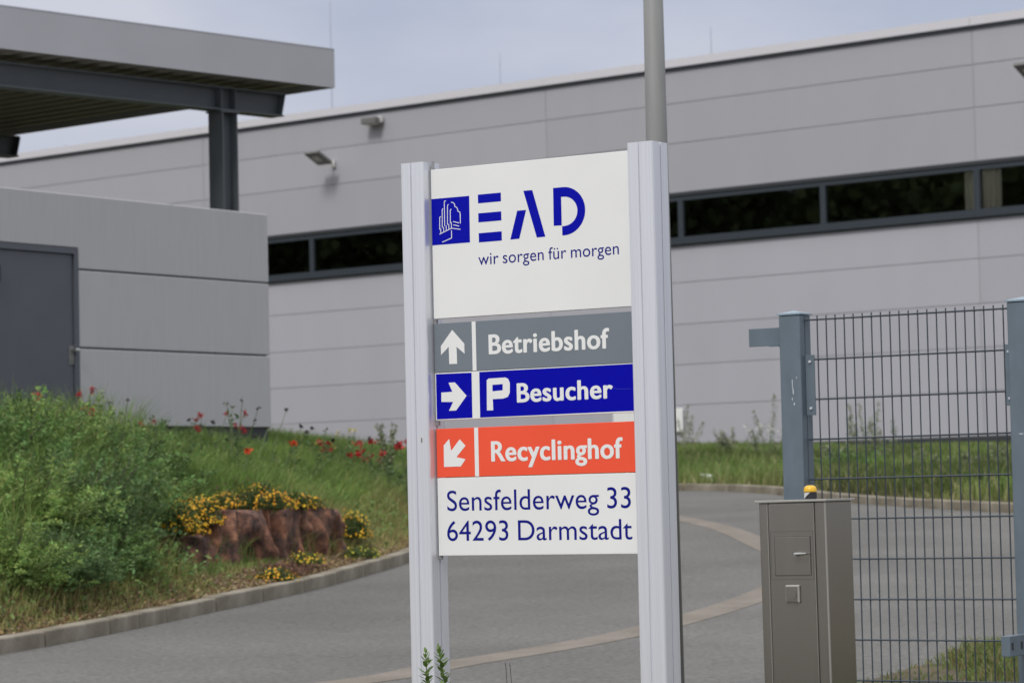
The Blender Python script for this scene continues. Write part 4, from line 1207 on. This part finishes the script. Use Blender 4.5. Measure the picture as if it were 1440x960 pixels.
# -- cushions of orange-yellow flowers
def cushion(seed, rx, ry, rz_, nf, nl, col=(.72, .36, .02)):
    g = np.random.default_rng(seed)
    def dome(k, a=1.0):
        d = g.normal(size=(k, 3)); d[:, 2] = np.abs(d[:, 2]); d /= np.linalg.norm(d, axis=1)[:, None]
        bump = 1 + .25 * np.sin(d[:, :1] * 7 + seed) * np.cos(d[:, 1:2] * 6)
        return d * bump * np.array([rx, ry, rz_]) * a
    C = dome(nl) * g.uniform(.5, 1, (nl, 1))
    lv = leaves(C, g.uniform(.025, .05, nl), np.array([.085, .12, .035]) * g.uniform(.6, 1.4, (nl, 1)), .6, .35)
    F = dome(nf, 1.06)
    F *= g.uniform(.8, 1.2, (len(F), 1)); F = F[vnoise(F[:, 0] + 5, F[:, 1] + F[:, 2] + 5, 9, seed) > .42]
    n = len(F)
    nrm = F / np.array([rx, ry, rz_]); nrm += g.normal(size=(n, 3)) * .35 + np.array([0, -.3, .4]); nrm /= np.linalg.norm(nrm, axis=1)[:, None]
    a = np.cross(nrm, [0, 0, 1.01]); a /= np.linalg.norm(a, axis=1)[:, None] + 1e-9; bb = np.cross(nrm, a)
    R = g.uniform(.0075, .0125, n)[:, None]
    v = []
    for k in range(6):
        t = 2 * pi * k / 6; v.append(F + (a * cos(t) + bb * sin(t)) * R)
    v.append(F + nrm * R * .35)
    v = np.stack(v, 1).reshape(-1, 3)
    o = (np.arange(n) * 7)[:, None]
    f = np.concatenate([o + [k, (k + 1) % 6, 6] for k in range(6)], 1).ravel(); lt = np.full(n * 6, 3)
    cc = np.asarray(col) * g.uniform(.75, 1.25, (n, 1)); cc[:, 1] *= g.uniform(.75, 1.35, n)
    me1 = np_mesh("foliage", *lv); me1.materials.append(M['leaf'])
    me2 = np_mesh("blossoms", v, f, lt, np.repeat(cc, 7, axis=0)); me2.materials.append(M['petal'])
    return me1, me2
YF = [ # px, Y, z centre offset, rx, ry, rz, n, label, colour
    (240, 25.35, -.22, .18, .22, .22, 330, "big cushion of yellow flowers left of the sandstone blocks", (.78, .44, .02)),
    (275, 25.95, -.18, .20, .22, .20, 330, "yellow flower cushion over the lowest sandstone block", (.76, .40, .02)),
    (256, 25.75, -.26, .16, .2, .16, 200, "loose yellow flowers between the two left cushions", (.76, .42, .02)),
    (312, 26.7, -.04, .16, .25, .12, 170, "thin orange flower patch behind the two left cushions", (.70, .34, .02)),
    (365, 27.0, -.06, .20, .25, .20, 300, "orange flower cushion on top of the largest sandstone block", (.74, .36, .02)),
    (408, 27.7, -.06, .20, .25, .13, 260, "orange flower cushion spilling over the gap between blocks", (.70, .33, .015)),
    (432, 28.2, -.05, .12, .25, .08, 90, "small orange flower patch above the right-hand block", (.70, .33, .015)),
    (492, 28.95, -.36, .14, .2, .20, 240, "yellow flower cushion right of the last sandstone block", (.74, .42, .02)),
    (378, 25.35, -.68, .16, .2, .10, 130, "low orange flower patch right behind the kerb", (.72, .38, .02)),
    (425, 26.6, -.56, .14, .25, .09, 90, "thin yellow flower patch at the foot of the right block", (.66, .42, .03)),
    (500, 28.2, -.55, .16, .3, .10, 110, "greenish yellow flower patch near the kerb, farthest right", (.50, .42, .05)),
]
for i, (px_, Yp, zc_, a_, b_, c_, nf, lab, colr) in enumerate(YF):
    m1, m2 = cushion(i + 3, a_ * 1.1, b_ * 1.1, c_ * 1.05, int(nf * 1.9), int(nf * 10), colr)
    x = gx(px_, Yp); t = empty("yellow_flower_cushion", (x, Yp, zc_), 0, lab, "flowers", "cushions of yellow flowers round the sandstone blocks")
    obj("foliage", m1, None, t); tag(obj("blossoms", m2, None, t), kind='stuff')
# reddish dry stonecrop above the blocks
g = np.random.default_rng(5)
for k, (px_, Yp, w_, hh, lab, cc) in enumerate(((322, 27.4, .32, .24, "reddish brown dried plant above the largest block", (.13, .065, .055)), (352, 27.9, .22, .26, "pinkish dry stalks above the largest block", (.20, .13, .10)), (245, 27.0, .25, .20, "brown withered patch between shrub and flowers", (.12, .075, .04)), (392, 26.0, .22, .10, "low reddish brown stonecrop beside the kerb", (.17, .095, .065)))):
    nn = 2600; C = g.normal(size=(nn, 3)) * np.array([w_ * .5, .25, hh * .4]); C[:, 2] = np.abs(C[:, 2])
    me = np_mesh("dried_plant", *leaves(C, g.uniform(.02, .045, nn), np.asarray(cc) * g.uniform(.6, 1.5, (nn, 1)), .8, .35)); me.materials.append(M['leaf'])
    x = gx(px_, Yp); o = obj("dried_plant", me, None, loc=(x, Yp, hz(x, Yp) + .02)); tag(o, lab, "dry plant", "dried plants round the blocks")

# -- weeds on the far verge against the hall
def tall_weed(seed, h, nst, spread, fl=None, leafc=(.10, .14, .06)):
    return flower_plant(seed, nst, h, .07, fl or (.26, .29, .18), spread, tuple(1.35 * q_ for q_ in leafc), heads_n=90, hs=.034, leafy_=4.0, lsz=1.15, along=fl is None)
FW = [(962, 58, 1.35, 2, None, "tall feathery weed against the hall right of the sign's right post", (.22, .22, .13)), (975, 57, .95, 2, None, "thin weed between the sign post and the dock plants", (.20, .21, .12)),
      (1006, 56, .80, 3, None, "brownish dock plant on the far verge, left one", (.17, .15, .08)), (1024, 56, .60, 4, None, "dark brown-green weed clump right of the left dock plant", (.09, .11, .05)),
      (1060, 55, .80, 3, None, "weed with white blossoms left of the fence post", (.12, .16, .07)), (1084, 54, 1.35, 3, None, "tallest green weed beside the left fence post", (.12, .17, .07)),
      (1196, 50, 1.2, 4, None, "tall weed seen through the mesh, leftmost inside the fence", (.13, .17, .08)), (1215, 50, 1.3, 3, None, "tall weed seen through the mesh, second from the left", (.13, .17, .08)), (1243, 49, .9, 3, None, "tall weed seen through the mesh, third from the left", (.13, .17, .08)),
      (1176, 50, .6, 6, None, "bushy weed through the mesh just right of the fence post", (.08, .12, .05)), (1300, 47, .45, 5, None, "small pale weed in the middle of the mesh", (.12, .16, .07)), (1352, 46, .5, 4, None, "short pale weed near the right fence post", (.12, .16, .07)), (1415, 45, .75, 3, None, "weed half hidden by the right fence post", (.14, .17, .08))]
for i, (px_, Yp, h_w, ns_, fl, lab, lc) in enumerate(FW):
    F = tall_weed(200 + i, h_w, ns_, .14 if h_w > 1 else .2, fl, lc)
    put_flower("verge_weed", gx(px_, Yp), Yp, F, lab, "weed", "weeds on the verge below the hall")
for i, (px_, Yp, lab) in enumerate(((1052, 52, "white flowering weed left of the left fence post"), (1072, 53, "white blossoms close to the left fence post"))):
    F = flower_plant(240 + i, 5, .95, .06, (.60, .60, .54), .18, heads_n=7, hs=.035, leafc=(.13, .17, .09), leafy_=1.2)
    put_flower("white_flower_plant", gx(px_, Yp), Yp, F, lab, "flower", "white flowers on the verge")
# darker leafy clumps in the far verge
for i, (px_, Yp, s_, lab) in enumerate(((1188, 47, 1.0, "dark leafy bush through the mesh at its left"), (1235, 46, .8, "dark leafy bush through the mesh, second from left"), (1010, 52, .7, "dark leafy clump on the verge right of the sign"))):
    x = gx(px_, Yp); t = empty("verge_bush", (x, Yp, hz(x, Yp) - .05), i, lab, "shrub", "bushes on the far verge")
    o = obj("leaves", sh_me[i % 3], None, t); o.scale = (s_ * 1.2, s_ * 1.2, s_ * .8)
    s2 = obj("stems", st_me[i % 3], M['bark'], t); s2.scale = o.scale
# pale stone by the far kerb
x = gx(990, 46.6); o = obj("pale_stone", rock_block(9, .22, .16, .10, 8), M['sign_white'], smooth=True, loc=(x, 46.6, hz(x, 46.6) + .01)); tag(o, "small pale stone lying behind the far kerb right of the sign", "stone")

# -- foreground weed shoots at the sign's left post
def shoot(x, y, top, lean, seed, label):
    g = np.random.default_rng(seed); zb = hz(x, y); H_ = top - zb
    t = empty("weed_shoot", (x, y, zb), 0, label, "weed", "weed shoots in front of the sign's left post")
    b = MB(); N = 14; ps = [Vector((lean * (k / N) ** 3, .01 * sin(k), H_ * k / N)) for k in range(N + 1)]
    for k in range(N): b.tube(ps[k], ps[k + 1], .0042 * (1 - .6 * k / N), .0042 * (1 - .6 * (k + 1) / N), 6, False)
    obj("stem", b, M['stem'], t)
    V_, F_, L_, T_ = [], [], [], []; o_ = 0
    nl = 130
    for k in range(nl):
        s_ = .25 + .75 * k / nl; p = np.array([lean * s_ ** 3, 0, H_ * s_]); a = k * 2.4 + g.uniform(-.3, .3)
        top_f = max(0, (s_ - .93) / .07)
        L = (.044 if s_ < .93 else .040 - .014 * top_f) * g.uniform(.8, 1.15); el = radians(35 + 45 * top_f + g.uniform(-12, 12))
        d = np.array([cos(a) * cos(el), sin(a) * cos(el), sin(el)]); sd_ = np.array([-sin(a), cos(a), 0]); w_ = L * .19
        upv = np.cross(sd_, d)
        P_ = [p, p + d * L * .35 + sd_ * w_ + upv * .001, p + d * L * .35 - sd_ * w_ + upv * .001, p + d * L * .75 + sd_ * w_ * .7 - [0, 0, L * .04], p + d * L * .75 - sd_ * w_ * .7 - [0, 0, L * .04], p + d * L - np.array([0, 0, L * .12])]
        V_ += P_; F_ += [o_, o_ + 1, o_ + 2, o_ + 1, o_ + 3, o_ + 4, o_ + 2, o_ + 3, o_ + 5, o_ + 4]; L_ += [3, 4, 3]
        c_ = np.array([.16, .25, .06]) * g.uniform(.7, 1.2) * (1 + .25 * top_f); T_ += [c_] * 6; o_ += 6
    me = np_mesh("leaf_whorls", np.array(V_), np.array(F_), np.array(L_), np.array(T_)); me.materials.append(M['leaf'])
    obj("leaf_whorls", me, None, t)
shoot(gx(592, 10.9), 10.9, -.565, -.008, 1, "green weed shoot in front of the sign's left post, left one")
shoot(gx(624, 10.85), 10.85, -.548, -.045, 2, "green weed shoot at the sign's left post, bent over, right one")
shoot(gx(607, 10.7), 10.7, -.675, .01, 3, "shortest green weed shoot between the two at the left post")
# thin dark dry stalks under the sign
for i, (a, c_, lab) in enumerate((((701, 934), 10.9, "thin dark dry stalk under the sign, left one"), ((707, 935), 10.9, "thin dark dry stalk under the sign, right one"))):
    Yp = 10.9; x = gx(a[0], Yp); ztop = -(a[1] - 700) / 4107 * Yp; zb = hz(x, Yp)
    b = MB(); N = 8; dx = (.035, .045)[i]
    ps = [Vector((dx * (1 - k / N) ** 1.5 * 2.2, 0, (ztop - zb) * k / N)) for k in range(N + 1)]
    for k in range(N): b.tube(ps[k], ps[k + 1], .0016, .0013, 5, False)
    b.tube(ps[-1], ps[-1] + Vector((-.003, 0, .012)), .0022, .0008, 5)
    o = obj("dry_stalk", b, M['bark'], loc=(x, Yp, zb)); tag(o, lab, "stalk", "dry stalks under the sign")

# ------------------------------------------------------------------ trees on the far side of the yard (mirrored in the hall's windows)
def crown_mesh(seed):
    g = np.random.default_rng(seed); nb = 26
    bc = g.normal(size=(nb, 3)); bc /= np.linalg.norm(bc, axis=1)[:, None]; bc *= np.array([3.6, 3.6, 6.0]) * g.uniform(.3, .9, (nb, 1)); br = g.uniform(1.2, 2.4, nb)
    nl = 15000; k = g.integers(0, nb, nl); d = g.normal(size=(nl, 3)); d /= np.linalg.norm(d, axis=1)[:, None]
    C = bc[k] + d * (br[k] * g.uniform(.3, 1, nl) ** .5)[:, None]
    c = np.array([.045, .065, .025]) * g.uniform(.6, 1.5, (nl, 1))
    me = np_mesh("crown", *leaves(C, g.uniform(.3, .6, nl), c * 2.8, .6, .7)); me.materials.append(M['leaf']); return me
cm = [crown_mesh(300), crown_mesh(301)]
trunk = MB()
trunk.tube((0, 0, -1), (0.1, 0, 4), .38, .30, 10).tube((.1, 0, 4), (0, .2, 11), .30, .14, 10)
for a in range(6): trunk.tube((.05, 0, 4 + a), (2.4 * cos(a * 2.1), 2.4 * sin(a * 2.1), 7.5 + a), .14, .05, 7)
tm = None
WH = ("nearest the lane", "second from the lane", "third from the lane", "in the middle of the row", "fifth from the lane", "sixth from the lane", "seventh from the lane", "farthest from the lane")
for i in range(8):
    x = -40 + (i % 2) * 4.5; y = 34 + i * 6.2; z = float(plane_z(y))
    t = empty("tree", (x, y, z), i * 1.3, "broad dark tree in the row left of the yard, " + WH[i], "tree", "trees left of the yard")
    o = obj("crown", cm[i % 2], None, t, loc=(0, 0, 10.5)); o.scale = (1.15, 1.15, 1.45)
    if tm is None: tm = obj("trunk", trunk, M['bark'], t)
    else:
        q = tm.copy(); COL.objects.link(q); q.parent = t
